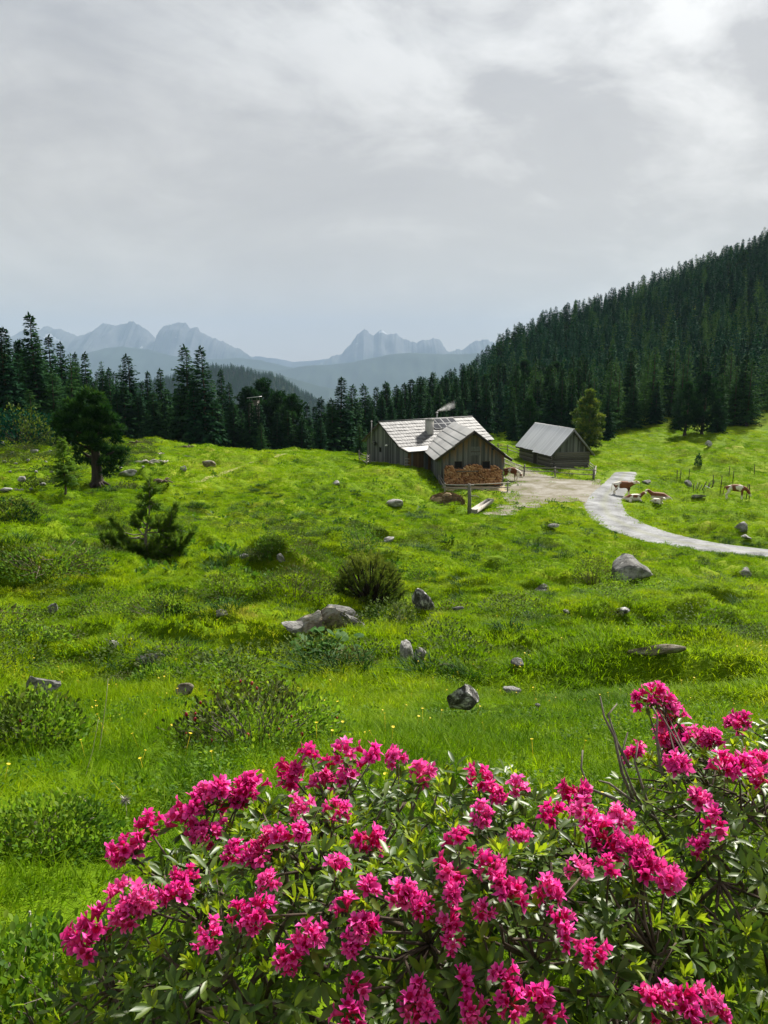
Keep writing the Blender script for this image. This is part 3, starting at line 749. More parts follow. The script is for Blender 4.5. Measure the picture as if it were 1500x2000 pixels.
SPR = []; SPT = []
for k, (h, R, sp, dr) in enumerate([(14, 2.5, 0, .32), (14, 2.1, .04, .36), (14, 2.9, .02, .30), (14, 2.3, .10, .40), (14, 1.9, .03, .34), (14, 2.6, .06, .28)]):
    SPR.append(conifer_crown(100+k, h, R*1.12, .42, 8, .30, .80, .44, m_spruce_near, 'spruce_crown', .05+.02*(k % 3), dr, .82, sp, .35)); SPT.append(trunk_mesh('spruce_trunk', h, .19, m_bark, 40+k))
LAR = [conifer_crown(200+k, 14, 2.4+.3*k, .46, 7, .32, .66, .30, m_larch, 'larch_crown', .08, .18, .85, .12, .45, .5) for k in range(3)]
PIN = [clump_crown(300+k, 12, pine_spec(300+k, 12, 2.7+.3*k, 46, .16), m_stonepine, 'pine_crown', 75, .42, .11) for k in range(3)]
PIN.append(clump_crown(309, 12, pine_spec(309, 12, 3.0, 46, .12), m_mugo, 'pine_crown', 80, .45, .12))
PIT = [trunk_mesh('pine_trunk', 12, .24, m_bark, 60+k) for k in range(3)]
# lighter ones for the mass of the far wood
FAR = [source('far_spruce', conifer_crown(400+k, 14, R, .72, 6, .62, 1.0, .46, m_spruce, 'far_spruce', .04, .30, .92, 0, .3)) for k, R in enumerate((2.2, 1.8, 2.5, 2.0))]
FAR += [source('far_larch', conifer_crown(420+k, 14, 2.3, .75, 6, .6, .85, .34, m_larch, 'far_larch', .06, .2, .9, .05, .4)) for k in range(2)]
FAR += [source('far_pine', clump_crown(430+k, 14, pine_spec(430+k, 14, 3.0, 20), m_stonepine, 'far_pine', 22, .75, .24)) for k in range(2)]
N_TREE = {'spruce': 0, 'larch': 0, 'pine': 0}
rnd = random.Random(5)
def tree(kind, x, y, h, label, group=None, wid=1.0, var=None, parts=True):
    z = hz(x, y)
    var = rnd.randrange(99) if var is None else var
    if kind == 'spruce': cr, tk, h0 = SPR[var % 6], SPT[var % 6], 14.0
    elif kind == 'larch': cr, tk, h0 = LAR[var % 3], SPT[var % 6], 14.0
    else: cr, tk, h0 = PIN[3 if var == 103 else var % 3], PIT[var % 3], 12.0
    s = h/h0; N_TREE[kind] += 1
    t = thing({'spruce': 'spruce_tree', 'larch': 'larch_tree', 'pine': 'stone_pine'}[kind], label, 'tree', (x, y, z-.05), rnd.random()*6.28, group)
    t.rotation_euler[0] = rnd.gauss(0, .012); t.rotation_euler[1] = rnd.gauss(0, .012)
    t.scale = (s*wid, s*wid, s)
    obj('crown', cr, t); obj('trunk', tk, t)
    return t
def tree_px(kind, px, top, Y, label, group=None, wid=1.0, var=None):
    p = at(px, top, Y); return tree(kind, p[0], Y, max(2.0, p[2]-hz(p[0], Y)), label, group, wid, var)
G_L = 'conifers along the left edge of the meadow'
LEFT = [('spruce', 58, 612, 92, 'tallest dark spruce at the far left of the meadow', 1.05), ('spruce', 2, 640, 86, 'broad dark spruce cut by the left edge of the picture', 1.25),
        ('spruce', 94, 655, 100, 'spruce just right of the tallest left one', 1.0), ('spruce', 116, 668, 105, 'slim spruce, third of the tall left row', .9), ('larch', 135, 690, 97, 'lighter green conifer right of the tall left spruces', 1.1),
        ('larch', 100, 720, 90, 'lighter olive conifer in front of the tall left spruces', 1.2), ('spruce', 165, 688, 111, 'lone narrow spruce between the left group and the valley view', .95), ('spruce', 30, 690, 98, 'dark spruce half hidden by the tallest left one', 1.2),
        ('spruce', 200, 730, 122, 'low dark spruce below the left massif', 1.2), ('spruce', 252, 692, 108, 'pointed spruce under the highest left summits', 1.05), ('larch', 236, 712, 116, 'thin half bare larch left of the pointed spruce', .8),
        ('spruce', 287, 726, 114, 'slim spruce right of the pointed spruce', .9), ('spruce', 312, 720, 107, 'dense spruce left of the spruce pair', .95), ('spruce', 362, 674, 104, 'left and slimmer spruce of the tall pair', .95), ('spruce', 393, 677, 101, 'right and fuller spruce of the tall pair', 1.05),
        ('larch', 412, 742, 103, 'short leafy conifer at the foot of the spruce pair', 1.1), ('spruce', 433, 722, 113, 'very slim spruce right of the spruce pair', .75), ('spruce', 447, 748, 110, 'small spruce beside the very slim one', .9),
        ('pine', 481, 752, 117, 'round topped stone pine left of the hunting stand', 1.05), ('pine', 516, 741, 121, 'broad round topped stone pine behind the hunting stand', 1.2), ('pine', 545, 760, 118, 'stone pine right of the hunting stand', 1.0), ('pine', 573, 766, 113, 'rounded stone pine at the middle of the wood edge', 1.0),
        ('larch', 510, 826, 103, 'small young conifer below the hunting stand', 1.3), ('spruce', 600, 790, 121, 'small dark spruce where the wood dips to the valley', 1.2), ('spruce', 626, 776, 125, 'spruce at the low gap of the wood edge', 1.1),
        ('spruce', 666, 738, 112, 'dense broad spruce left of the farmhouse', 1.35), ('spruce', 648, 778, 110, 'lower spruce leaning into the dense broad one', 1.2), ('spruce', 692, 752, 117, 'spruce right of the dense broad one', 1.1), ('larch', 703, 828, 99, 'young bright conifer beside the left gable of the farmhouse', 1.4),
        ('spruce', 330, 760, 118, 'short spruce in the gap left of the pair', 1.1), ('spruce', 270, 770, 104, 'bushy low spruce at the meadow edge on the left', 1.3), ('spruce', 345, 790, 104, 'bushy small spruce before the tall pair', 1.3), ('spruce', 225, 770, 102, 'low spruce behind the leaning stone pine', 1.3),
        ('larch', 60, 760, 84, 'olive young conifer in front of the left wood', 1.4), ('larch', 150, 770, 88, 'olive conifer behind the leaning stone pine', 1.3), ('spruce', 15, 770, 80, 'dark bushy spruce low on the left edge', 1.5), ('spruce', 180, 790, 95, 'dark low conifer between the left wood and the stone pine', 1.3),
        ('spruce', 487, 781, 106, 'bushy spruce hiding the legs of the hunting stand', 1.35), ('spruce', 505, 788, 107, 'second bushy spruce below the hunting stand', 1.3), ('spruce', -20, 660, 95, 'spruce standing just outside the left picture edge', 1.2), ('spruce', 40, 665, 102, 'dark spruce behind the tallest left one', 1.2), ('spruce', 76, 700, 96, 'full dark spruce in the gap of the tall left row', 1.3), ('spruce', 110, 735, 93, 'low full spruce in front of the tall left row', 1.4), ('spruce', 150, 735, 104, 'full spruce at the right end of the left wood', 1.3), ('spruce', 182, 745, 108, 'low spruce beside the lone narrow one', 1.3), ('spruce', 240, 745, 103, 'full spruce in front of the pointed one', 1.3), ('spruce', 300, 765, 102, 'full low spruce left of the tall pair', 1.3), ('spruce', 376, 745, 100, 'full low spruce between the trunks of the tall pair', 1.2), ('spruce', 425, 780, 103, 'full low spruce right of the tall pair', 1.3), ('spruce', 455, 785, 106, 'dark low spruce before the round pines', 1.3), ('spruce', 560, 800, 109, 'dark low spruce under the right stone pine', 1.3),
        ('spruce', 470, 800, 108, 'low spruce under the stone pines', 1.3), ('spruce', 540, 805, 108, 'low dark spruce right below the hunting stand', 1.3), ('spruce', 590, 815, 110, 'low bushy spruce at the centre of the wood edge', 1.4), ('spruce', 625, 815, 105, 'low spruce left of the dense broad one', 1.3)]
for kd, px, tp, Y, lb, wd in LEFT: tree_px(kd, px, tp, Y, lb, G_L, wd*1.18)
ROW = [(715, 750, 128), (734, 756, 135), (757, 748, 130), (774, 753, 140), (790, 749, 133), (806, 741, 142), (823, 738, 136), (843, 735, 145), (858, 752, 132), (872, 741, 148), (890, 736, 140), (906, 722, 152), (921, 711, 158), (726, 790, 120), (765, 790, 121), (800, 785, 122), (836, 780, 124), (868, 785, 124), (900, 780, 126), (745, 775, 124), (785, 778, 126), (820, 770, 128), (885, 765, 130)]
for px, tp, Y in ROW: tree_px('spruce', px, tp, Y, 'dark spruce in the close row behind the farmhouse roof', 'spruces behind the farmhouse', rnd.uniform(1.05, 1.3))
RGT = [('pine', 1152, 762, 108, 'rough olive stone pine right behind the small barn', 1.15), ('larch', 1143, 745, 122, 'olive green conifer rising behind the small barn', 1.1), ('pine', 1345, 742, 128, 'left stone pine of the dark group on the right meadow edge', 1.1), ('pine', 1380, 722, 130, 'tallest stone pine of the dark group on the right meadow edge', 1.1),
       ('spruce', 1410, 735, 133, 'spruce right of the dark stone pine group', 1.1), ('larch', 1100, 735, 134, 'pale green rounded larch left of the small barn tree', 1.15), ('larch', 1042, 740, 140, 'olive larch behind the ridge of the small barn', 1.2), ('pine', 1035, 775, 125, 'round dark pine behind the left end of the small barn', 1.2),
       ('larch', 1470, 700, 142, 'olive larch near the right picture edge', 1.2), ('spruce', 1325, 775, 136, 'dense spruce left of the dark stone pine group', 1.2), ('spruce', 1005, 785, 128, 'dark spruce between the two barns', 1.2), ('larch', 1205, 700, 142, 'pointed olive larch above the meadow corner', 1.05), ('spruce', 1240, 735, 139, 'broad spruce at the upper meadow edge', 1.2), ('spruce', 1285, 745, 141, 'spruce at the top of the right meadow', 1.2), ('spruce', 1190, 770, 124, 'spruce at the meadow edge right of the small barn', 1.15)]
for kd, px, tp, Y, lb, wd in RGT: tree_px(kd, px, tp, Y, lb, 'conifers along the right meadow edge', wd, 103 if 'right behind the small barn' in lb else None)

# the hillside wood: scattered stems, the nearest as single trees, the rest as one mass
rg = np.random.default_rng(77)
cand = []
def foot(px):      # distance where the wood begins
    return float(np.interp(px, [-400, 0, 150, 420, 640, 760, 880, 960, 1060, 1160, 1250, 1330, 1400, 1500, 1800], [100, 112, 118, 122, 128, 128, 136, 136, 130, 124, 140, 144, 136, 150, 156]))
def foot_a(px):
    return np.interp(px, [-400, 0, 150, 420, 640, 760, 880, 960, 1060, 1160, 1250, 1330, 1400, 1500, 1800], [100, 112, 118, 122, 128, 128, 136, 136, 130, 124, 140, 144, 136, 150, 156])
def far_a(px): return np.interp(px, [-400, 300, 700, 850, 950, 1100, 1300, 1500, 1900], [240, 200, 210, 260, 330, 410, 430, 460, 470])
cell = 3.7
gxs = np.arange(-190, 330, cell); gys = np.arange(60, 480, cell); CX, CY = np.meshgrid(gxs, gys, indexing='ij')
CX = (CX+rg.uniform(-.5, .5, CX.shape)*cell*.95).ravel(); CY = (CY+rg.uniform(-.5, .5, CY.shape)*cell*.95).ravel()
PXs = 750+FPX*CX/CY
ok = (PXs > -420) & (PXs < 1950) & (CY > foot_a(PXs)+2) & (CY < far_a(PXs))
ok &= ~((PXs < 700) & (rg.random(len(PXs)) < .12))
CX, CY, PXs = CX[ok], CY[ok], PXs[ok]
CZ = Hm(CX, CY); hh = rg.uniform(7.0, 13.5, len(CX))*(1+.10*fbm(CX/30, CY/30, 3, 2))
hh = np.where(PXs < 690, rg.uniform(7.5, 11.5, len(CX)), hh)
kn = vnoise(CX/28, CY/28, 91)*.6+rg.random(len(CX))*.6
kind = np.where(kn > .78, 1, 0); kind = np.where((kn < .22), 2, kind)          # 1 larch, 2 pine
kind = np.where((PXs > 960) & (CY < foot_a(PXs)+26) & (rg.random(len(CX)) < .38), 1, kind)
size = hh/np.hypot(CX, CY); vis = (PXs > -60) & (PXs < 1560)
order = np.argsort(-(size+10*vis)); n_single = 185
single = order[:n_single]
def zone(p):
    for lim, ph in ((150, ' in the sunken wood at the far left'), (300, ' in the sunken wood left of the tall spruce pair'), (480, ' in the sunken wood behind the tall spruce pair'), (700, ' in the sunken wood left of the farmhouse'), (860, ' in the wood behind the farmhouse chimney'), (1000, ' on the wooded slope between farmhouse and small barn'), (1170, ' on the wooded slope behind the small barn'), (1330, ' on the wooded slope above the middle of the right meadow'), (1420, ' on the wooded slope behind the dark stone pine group')):
        if p < lim: return ph
    return ' on the wooded slope at the right picture edge'
for i in single:
    kd = ('spruce', 'larch', 'pine')[kind[i]]
    left = PXs[i] < 700
    lab = {'spruce': 'dark spruce', 'larch': 'olive larch', 'pine': 'round crowned pine'}[kd]+zone(PXs[i])
    tree(kd, CX[i], CY[i], hh[i], lab, ('sunken wood on the left' if left else 'front ranks of the hillside wood'), rg.uniform(.95, 1.3))
rest = order[n_single:]
sc = hh[rest]/14.0; wd = sc*rg.uniform(.95, 1.35, len(rest))
idx = np.where(kind[rest] == 0, rg.integers(0, 4, len(rest)), np.where(kind[rest] == 1, rg.integers(4, 6, len(rest)), rg.integers(6, 8, len(rest))))
scatter('hillside_forest', np.stack([CX[rest], CY[rest], CZ[rest]-.2], 1), np.stack([rg.normal(size=len(rest))*.02, rg.normal(size=len(rest))*.02, rg.random(len(rest))*6.28], 1), np.stack([wd, wd, sc], 1), idx, FAR,
        'dense dark conifer wood covering the right hillside')
# wood on the far spur
n = 8000; px_ = rg.uniform(90, 690, n); v_ = rg.uniform(-.55, .06, n)
r4 = np.array([(a, b+7) for a, b in R4], float); py_ = np.interp(px_, r4[:, 0], r4[:, 1])
C = np.array([at(a, b, 2000) for a, b in zip(px_, py_)])
P = np.stack([C[:, 0], 2000+v_*680, -270+(C[:, 2]+270)*(1-np.abs(v_)**1.05)], 1)
s = rg.uniform(.75, 1.25, n)
scatter('spur_forest', P, np.stack([0*s, 0*s, rg.random(n)*6.28], 1), np.stack([s*1.2, s*1.2, s], 1), rg.integers(0, 4, n), FAR[:4], 'bluish conifer wood on the far spur')

# ------------------------------------------------------------------ buildings
UB = {}
def ubox(mat):
    """unit board: x and y centred, z 0..1"""
    if mat.name not in UB:
        g = Geo(); g.box((-.5, -.5, 0), (.5, .5, 1)); UB[mat.name] = g.mesh('board', mat)
    return UB[mat.name]
def board(name, parent, mat, loc, scl, rz=0.0, ry=0.0, rx=0.0):
    return obj(name, ubox(mat), parent, loc, (rx, ry, rz), scl)
def onplane(name, parent, mat, O, ex, ey, en, u, v, w, l, th, tilt=0.0, lift=0.0):
    """flat piece on a roof plane: u along ex, v along ey (down the slope), thickness along en"""
    c = O+ex*u+ey*v+en*lift
    a = math.cos(tilt)*ey-math.sin(tilt)*en*-1; b = np.cross(ex, a); b = b/np.linalg.norm(b)
    if b@en < 0: b = -b
    if np.dot(np.cross(ex, a), b) < 0: exx = -ex
    else: exx = ex
    m = Matrix(((exx[0]*w, a[0]*l, b[0]*th, c[0]), (exx[1]*w, a[1]*l, b[1]*th, c[1]), (exx[2]*w, a[2]*l, b[2]*th, c[2]), (0, 0, 0, 1)))
    o = bpy.data.objects.new(name, ubox(mat)); link(o, parent); o.matrix_basis = m
    return o
def prism(name, pts, a0, a1, mat, parent, axis='y'):
    """convex polygon pts in (horizontal, z), swept from a0 to a1 along the other horizontal axis"""
    n = len(pts)
    if axis == 'y': V = [(x, a0, z) for x, z in pts]+[(x, a1, z) for x, z in pts]
    else: V = [(a0, y, z) for y, z in pts]+[(a1, y, z) for y, z in pts]
    T = [(0, i, i+1) for i in range(1, n-1)]+[(n, n+i+1, n+i) for i in range(1, n-1)]
    Q = [(i, (i+1) % n, n+(i+1) % n, n+i) for i in range(n)]
    return obj(name, mesh(name, V, [np.array(T), np.array(Q)], mat), parent)
def slab(name, c4, th, mat, parent):
    c = np.array(c4, float); nrm = np.cross(c[1]-c[0], c[3]-c[0]); nrm /= np.linalg.norm(nrm)
    if nrm[2] < 0: nrm = -nrm
    V = np.vstack([c-nrm*th, c]); return obj(name, mesh(name, V, BOXQ, mat), parent)
def rod(name, pts, r, mat, parent=None, sides=8):
    g = Geo(); g.tube(pts, r, sides); return obj(name, g.mesh(name, mat, True), parent)
rb = random.Random(11)
def ico_pts(sub):
    import bmesh
    bm = bmesh.new(); bmesh.ops.create_icosphere(bm, subdivisions=sub, radius=1.0)
    V = np.array([v.co[:] for v in bm.verts]); F = np.array([[v.index for v in f.verts] for f in bm.faces]); bm.free()
    return V, F
ICO = {k: ico_pts(k) for k in (1, 2, 3, 4)}
def rock_mesh(seed, sx, sy, sz, mat, sub=3, cuts=9, rough=.07, flat_top=None):
    rg = np.random.default_rng(seed); V, F = ICO[sub]; V = V.copy()
    for k in range(cuts):
        n = unit(rg.normal(size=3)); d = rg.uniform(.34, .74)
        if flat_top and k == 0: n = unit(np.array(flat_top, float)); d = .45
        e = V@n-d; V = V-np.where(e > 0, e, 0)[:, None]*n*.96
    nz = fbm(V[:, 0]*2.2+seed, V[:, 1]*2.2+V[:, 2]*1.7, seed % 97, 4); V = V*(1+rough*2*nz)[:, None]
    V = V*np.array([sx, sy, sz])
    return mesh('rock', V, F, mat, smooth_=False)

# --- farmhouse with the long shingled roof
FH = thing('farmhouse', 'long low timber farmhouse with grey shingle roof, pale chimney and solar panels', 'house', (-.53, 89.0, -10.62), math.radians(34.8))
RZ, EZ, LZ = 4.55, 2.05, 1.66; EW, LW = 3.95, 5.65; LEN = 14.0
prism('wall', [(-3.9, -1.5), (3.0, -1.5), (3.0, 2.45), (0, 4.35), (-3.9, 1.86), (-3.9, 0)], .34, LEN-.4, m_darkboard, FH, 'x')
prism('lean_to_wall', [(-5.08, -1.5), (-3.8, -1.5), (-3.8, 1.85), (-5.08, 1.58)], .36, 9.2, m_darkboard, FH, 'x')
k = 0; y = -5.1
while y < 3.0:
    w = rb.uniform(.17, .27); yc = y+w/2
    top = np.interp(yc, [-5.65, -3.95, 0, 3.7], [1.66-.12, 2.05-.14, 4.55-.16, 2.2-.14])
    board('wall_board', FH, m_board, (.30+rb.uniform(-.02, .012), yc, -.9), (.045, w-.012, top+.9)); y += w
x = .34
while x < 9.0:
    w = rb.uniform(.18, .28); board('wall_board', FH, m_brownboard if rb.random() < .7 else m_board, (x+w/2, -5.115+rb.uniform(-.012, .012), -.9), (w-.012, .045, 2.42)); x += w
roof = slab('roof', [(0, 0, RZ-.06), (LEN, 0, RZ+.04), (LEN, -EW, EZ-.06), (0, -EW, EZ-.06)], .09, m_darkboard, FH)
slab('back_roof', [(0, .05, RZ-.03), (LEN, .05, RZ+.05), (LEN, 3.7, 2.12), (0, 3.7, 2.12)], .12, m_shingle, FH)
ex = np.array([1.0, 0, .0071]); ex /= np.linalg.norm(ex); dn = np.array([0, -EW, EZ-RZ]); SL = np.linalg.norm(dn); ey = dn/SL; en = np.cross(ex, ey); en = en if en[2] > 0 else -en
NC = 8
for c in range(NC):
    v = (c+.55)*SL/NC; u = -.10+rb.uniform(-.1, 0)
    while u < LEN+.05:
        w = rb.uniform(.28, .50); w = min(w, LEN+.12-u)
        if w > .05: onplane('shingle', roof, m_shingle, np.array([0, 0, RZ]), ex, ey, en, u+w/2, v+rb.uniform(-.03, .03), w-.012, SL/NC+.20, .045, math.radians(4.2)+rb.uniform(-.012, .012), .02+rb.uniform(-.006, .012))
        u += w
lean = slab('lean_to_roof', [(0, -EW+.1, EZ-.14), (9.6, -EW+.1, EZ-.10), (9.6, -LW, LZ-.1), (0, -LW, LZ-.1)], .06, m_darkboard, FH)
dn2 = np.array([0, -(LW-EW), LZ-EZ]); s2 = np.linalg.norm(dn2); ey2 = dn2/s2; en2 = np.cross(ex, ey2); en2 = en2 if en2[2] > 0 else -en2
u = -.08
while u < 9.6:
    w = rb.uniform(.34, .5); onplane('roof_plank', lean, m_panelroof, np.array([0, -EW+.12, EZ-.05]), ex, ey2, en2, u+w/2, s2/2+rb.uniform(-.02, .04), w-.008, s2+.12, .035, 0, .01+rb.uniform(0, .012)); u += w
for (y0, z0), (y1, z1) in (((.02, RZ+.03), (-EW-.05, EZ+.02)), ((-EW-.05, EZ+.0), (-LW, LZ+.0)), ((.02, RZ+.03), (3.72, 2.16))):
    a = np.array([-.03, y0, z0]); b = np.array([-.03, y1, z1]); dd = b-a; L = np.linalg.norm(dd)
    g = Geo(); g.box((-.025, 0, -.20), (.025, L, 0)); o = obj('bargeboard', g.mesh('bargeboard', m_darkboard), FH, a, (math.atan2(dd[2], abs(dd[1]))*(1 if y1 > y0 else -1), 0, 0))
    if y1 < y0: o.rotation_euler = (math.atan2(dd[2], abs(dd[1])), 0, math.pi)
rod('ridge_cap', [(-.12, 0, RZ+.07), (LEN+.1, 0, RZ+.17)], .09, m_shingle, FH, 6)
CH = obj('chimney', boxmesh('chimney', .74, .74, 2.6, m_plaster, .03), FH, (5.55, -2.25, 2.15)); obj('chimney_cap', boxmesh('chimney_cap', .88, .88, .10, m_stone, .02), CH, (0, 0, 2.6)); obj('flue', boxmesh('flue', .4, .4, .03, m_black), CH, (0, 0, 2.705))
sp = rod('stovepipe', [(8.7, .3, 4.0), (8.7, .3, 5.30)], .085, m_steel, FH); rod('pipe_cap', [(8.7, .3, 5.30), (8.7, .3, 5.34), (8.7, .3, 5.42)], [.17, .17, .02], m_steel, sp)
lp = rod('stovepipe', [(-.12, 1.45, 2.1), (-.12, 1.45, 4.52)], .06, m_steel, FH); rod('pipe_cap', [(-.12, 1.45, 4.55), (-.12, 1.45, 4.58), (-.12, 1.45, 4.66)], [.14, .14, .02], m_steel, lp)
rod('pipe_elbow', [(.3, 1.45, 2.2), (-.05, 1.45, 2.16), (-.12, 1.45, 2.05)], .06, m_steel, lp)
# round dark dish, white lamp, small window on the gable
g = Geo()
for rr_, xx in ((.0, 0.0), ): pass
rings = [(.02, -.02), (.12, -.035), (.20, -.08), (.225, -.12)]
Vd = []; an = np.arange(14)*2*math.pi/14
for rr_, xx in rings: Vd += [(xx, math.cos(a)*rr_, math.sin(a)*rr_) for a in an]
Qd = [(i*14+j, i*14+(j+1) % 14, (i+1)*14+(j+1) % 14, (i+1)*14+j) for i in range(3) for j in range(14)]
dish = obj('satellite_dish', mesh('satellite_dish', Vd, np.array(Qd), m_black, smooth_=True), FH, (.16, .95, 1.98), (0, .25, 0)); rod('dish_arm', [(0, 0, -.05), (-.3, 0, -.06), (-.32, 0, 0)], .02, m_alu, dish)
lamp = rod('wall_lamp', [(.28, -1.5, 2.1), (.02, -1.5, 2.15), (-.05, -1.5, 2.10)], [.03, .03, .03], m_steel, FH); rod('lamp_shade', [(-.06, -1.5, 2.14), (-.06, -1.5, 2.08), (-.06, -1.5, 1.95)], [.03, .12, .20], m_whitemetal, lamp)
wn = board('window', FH, m_black, (.265, .15, 1.12), (.03, .42, .5)); 
for yy, zz, sy, sz in ((0.4, 1.10, .05, .56), (-.1, 1.10, .05, .56), (.15, 1.62, .55, .05), (.15, 1.07, .55, .05)): board('window_frame', FH, m_board, (.25, yy, zz), (.05, sy, sz))
for c in range(4):
    for r_ in range(2):
        o = onplane('solar_panel', FH, m_alu, np.array([0, 0, RZ]), ex, ey, en, 7.25+c*1.02, .62+r_*1.0, .98, .95, .04, 0, .15)
        q = bpy.data.objects.new('solar_cell', ubox(m_solar)); link(q, o); q.location = (0, 0, .95); q.scale = (.90, .90, .25)
for k in range(11):      # rough stone footing under the gable
    yy = 3.0-k*.48; obj('footing_stone', rock_mesh(500+k, .30, .20+.1*rb.random(), .26, m_stone, 2, 7), FH, (.18, yy, -.38+.12*rb.random()), (0, 0, rb.random()))

# --- front barn wing with the firewood gable
BW = thing('cow_barn', 'timber barn with plank roof and boarded gable above the firewood stack', 'barn', (9.12, 78.0, -11.68), math.atan(.0645))
R2, E2, X2, WX, BL = 5.48, 2.55, 3.92, 3.22, 13.3
prism('wall', [(-WX+.05, -1.2), (WX-.05, -1.2), (WX-.05, 2.85), (0, 5.25), (-WX+.05, 2.85)], .52, BL-.2, m_darkboard, BW)
x = -WX
while x < WX-.03:
    w = min(rb.uniform(.16, .24), WX-x); xc = x+w/2; top = R2-.17-(R2-E2)/X2*abs(xc)
    board('gable_board', BW, m_gableboard, (xc, .48+rb.uniform(-.018, .012), -.25), (w-.01, .045, top+.25)); x += w
for sx in (-1, 1):
    y = .55
    while y < BL-.3:
        w = rb.uniform(.2, .3); board('side_board', BW, m_board, (sx*(WX+.0)+rb.uniform(-.012, .012), y+w/2, -.25), (.045, w-.012, 2.98-.12)); y += w
roofL = slab('roof', [(0, 0, R2-.05), (0, BL, R2-.05), (-X2, BL, E2-.05), (-X2, 0, E2-.05)], .10, m_darkboard, BW)
roofR = slab('roof', [(0.01, 0, R2-.05), (0.01, BL, R2-.05), (X2, BL, E2-.05), (X2, 0, E2-.05)], .10, m_darkboard, BW)
eyy = np.array([0, 1.0, 0])
for sx, rf in ((-1, roofL), (1, roofR)):
    dn = np.array([sx*X2, 0, E2-R2]); sl = np.linalg.norm(dn); ed = dn/sl; en = np.cross(eyy, ed); en = en if en[2] > 0 else -en
    for c in range(6):
        y = -.06-rb.random()*.1
        while y < BL:
            w = min(rb.uniform(2.2, 2.8), BL+.1-y)
            if w > .2: onplane('roof_panel', rf, m_panelroof, np.array([0, 0, R2]), eyy, ed, en, y+w/2, (c+.54)*sl/6, w-.03, sl/6+.14, .045, math.radians(3.4), .025+rb.uniform(0, .008))
            y += w
    a = np.array([0, -.10, R2+.08]); L = sl+.12; an_ = math.atan2(R2-E2, X2)
    g = Geo(); g.box((0, -.025, -.26), (L, .025, 0)); obj('bargeboard', g.mesh('bargeboard', m_darkboard), BW, a, (0, an_ if sx > 0 else math.pi-an_, 0) if sx > 0 else (0, an_, math.pi))
    for yy in (1.2, 4.0): pass
for xx, zz in ((0, R2-.35), (-2.0, 3.65), (2.0, 3.65)): board('purlin_end', BW, m_darkboard, (xx, .22, zz-.1), (.16, .6, .16))
for xx in (-1.50, 1.36):
    wn = board('window', BW, m_black, (xx, .435, 1.72), (.66, .04, .58))
    for dx, dz, sx_, sz_ in ((-.36, -.05, .07, .68), (.36, -.05, .07, .68), (0, .58, .66, .07), (0, -.06, .66, .06)): board('window_frame', BW, m_darkboard, (xx+dx, .42, 1.72+dz), (sx_, .06, sz_))
board('hatch', BW, m_board, (.25, .43, 2.95), (1.0, .04, .9)); board('hatch_batten', BW, m_darkboard, (.25, .40, 3.3), (1.0, .03, .07))
# firewood
FW = thing('firewood_stack', 'long stack of split orange brown firewood against the barn gable', 'firewood', (9.12, 78.0, -11.68), math.atan(.0645))
g = Geo(); rg = np.random.default_rng(9); r0 = .072; row = 0; z = .06
def pile_h(x):
    if x < -1.95: return 1.98-.25*smooth(-2.7, -2.95, x)-.3*smooth(-2.15, -1.95, x)
    if x < -1.05: return 1.66
    if x < .98: return 1.70+.42*math.cos((x+.03)/1.02*1.35)
    if x < 1.75: return 1.62
    return 1.92-.25*smooth(2.45, 2.75, x)
while z < 2.2:
    x = -2.98+(row % 2)*r0
    while x < 2.85:
        r = r0*rg.uniform(.65, 1.2)
        if z < float(pile_h(x))+rg.normal()*.03:
            y0 = -.42+rg.normal()*.045; sides = int(rg.integers(4, 8)); a0 = rg.random()*6
            an = a0+np.arange(sides)*2*math.pi/sides; rr_ = r*rg.uniform(.75, 1.15, sides)
            P = np.stack([x+np.cos(an)*rr_, np.full(sides, y0), z+np.sin(an)*rr_], 1); P2 = P.copy(); P2[:, 1] = .36
            Vv = np.vstack([P, P2, [[x, y0-.006, z]]]); Qq = [(i, (i+1) % sides, sides+(i+1) % sides, sides+i) for i in range(sides)]; Tt = [(2*sides, (i+1) % sides, i) for i in range(sides)]
            g.add(Vv, Tt, Qq, np.clip(.45+rg.normal()*.27, 0, 1))
        x += r0*1.95
    z += r0*1.72; row += 1
tag(obj('logs', g.mesh('logs', m_cutwood), FW), kind='stuff')
for xx, hh_ in ((-3.08, 1.75), (2.95, 1.6)): board('stake', FW, m_rail, (xx, -.32, -.1), (.09, .09, hh_+.1))
board('base_rail', FW, m_darkboard, (-1.2, -.55, .05), (2.6, .12, .12))
board('rail', FW, m_rail, (-.7, -.50, 1.42), (2.2, .05, .07))

# --- small hay barn
HB = thing('hay_barn', 'small log barn with steep silver plank roof beside the road', 'barn', (22.62, 92.0, -11.82), math.atan2(2.5, 10.5))
R3, E3, X3, W3, L3 = 4.68, 1.62, 2.78, 2.2, 10.9
prism('wall', [(-W3+.06, -1.0), (W3-.06, -1.0), (W3-.06, 2.1), (0, 4.45), (-W3+.06, 2.1)], .55, L3-.4, m_darkboard, HB)
for k in range(9):
    zz = -.25+k*.245; hgt = .225
    board('log', HB, m_log, (rb.uniform(-.08, .08), .45+rb.uniform(-.02, .02), zz), (2*W3+.45+rb.uniform(-.1, .15), .16, hgt))
    board('log', HB, m_log, (-W3+rb.uniform(-.015, .015), L3/2+.05, zz+.11), (.16, L3-.6+rb.uniform(-.2, .2), hgt))
x = -W3+.2
while x < W3-.2:
    w = rb.uniform(.17, .26); xc = x+w/2; top = R3-.2-(R3-E3)/X3*abs(xc)
    if top > 2.0: board('gable_board', HB, m_board, (xc, .47+rb.uniform(-.015, .01), 1.93), (w-.012, .045, top-1.93))
    x += w
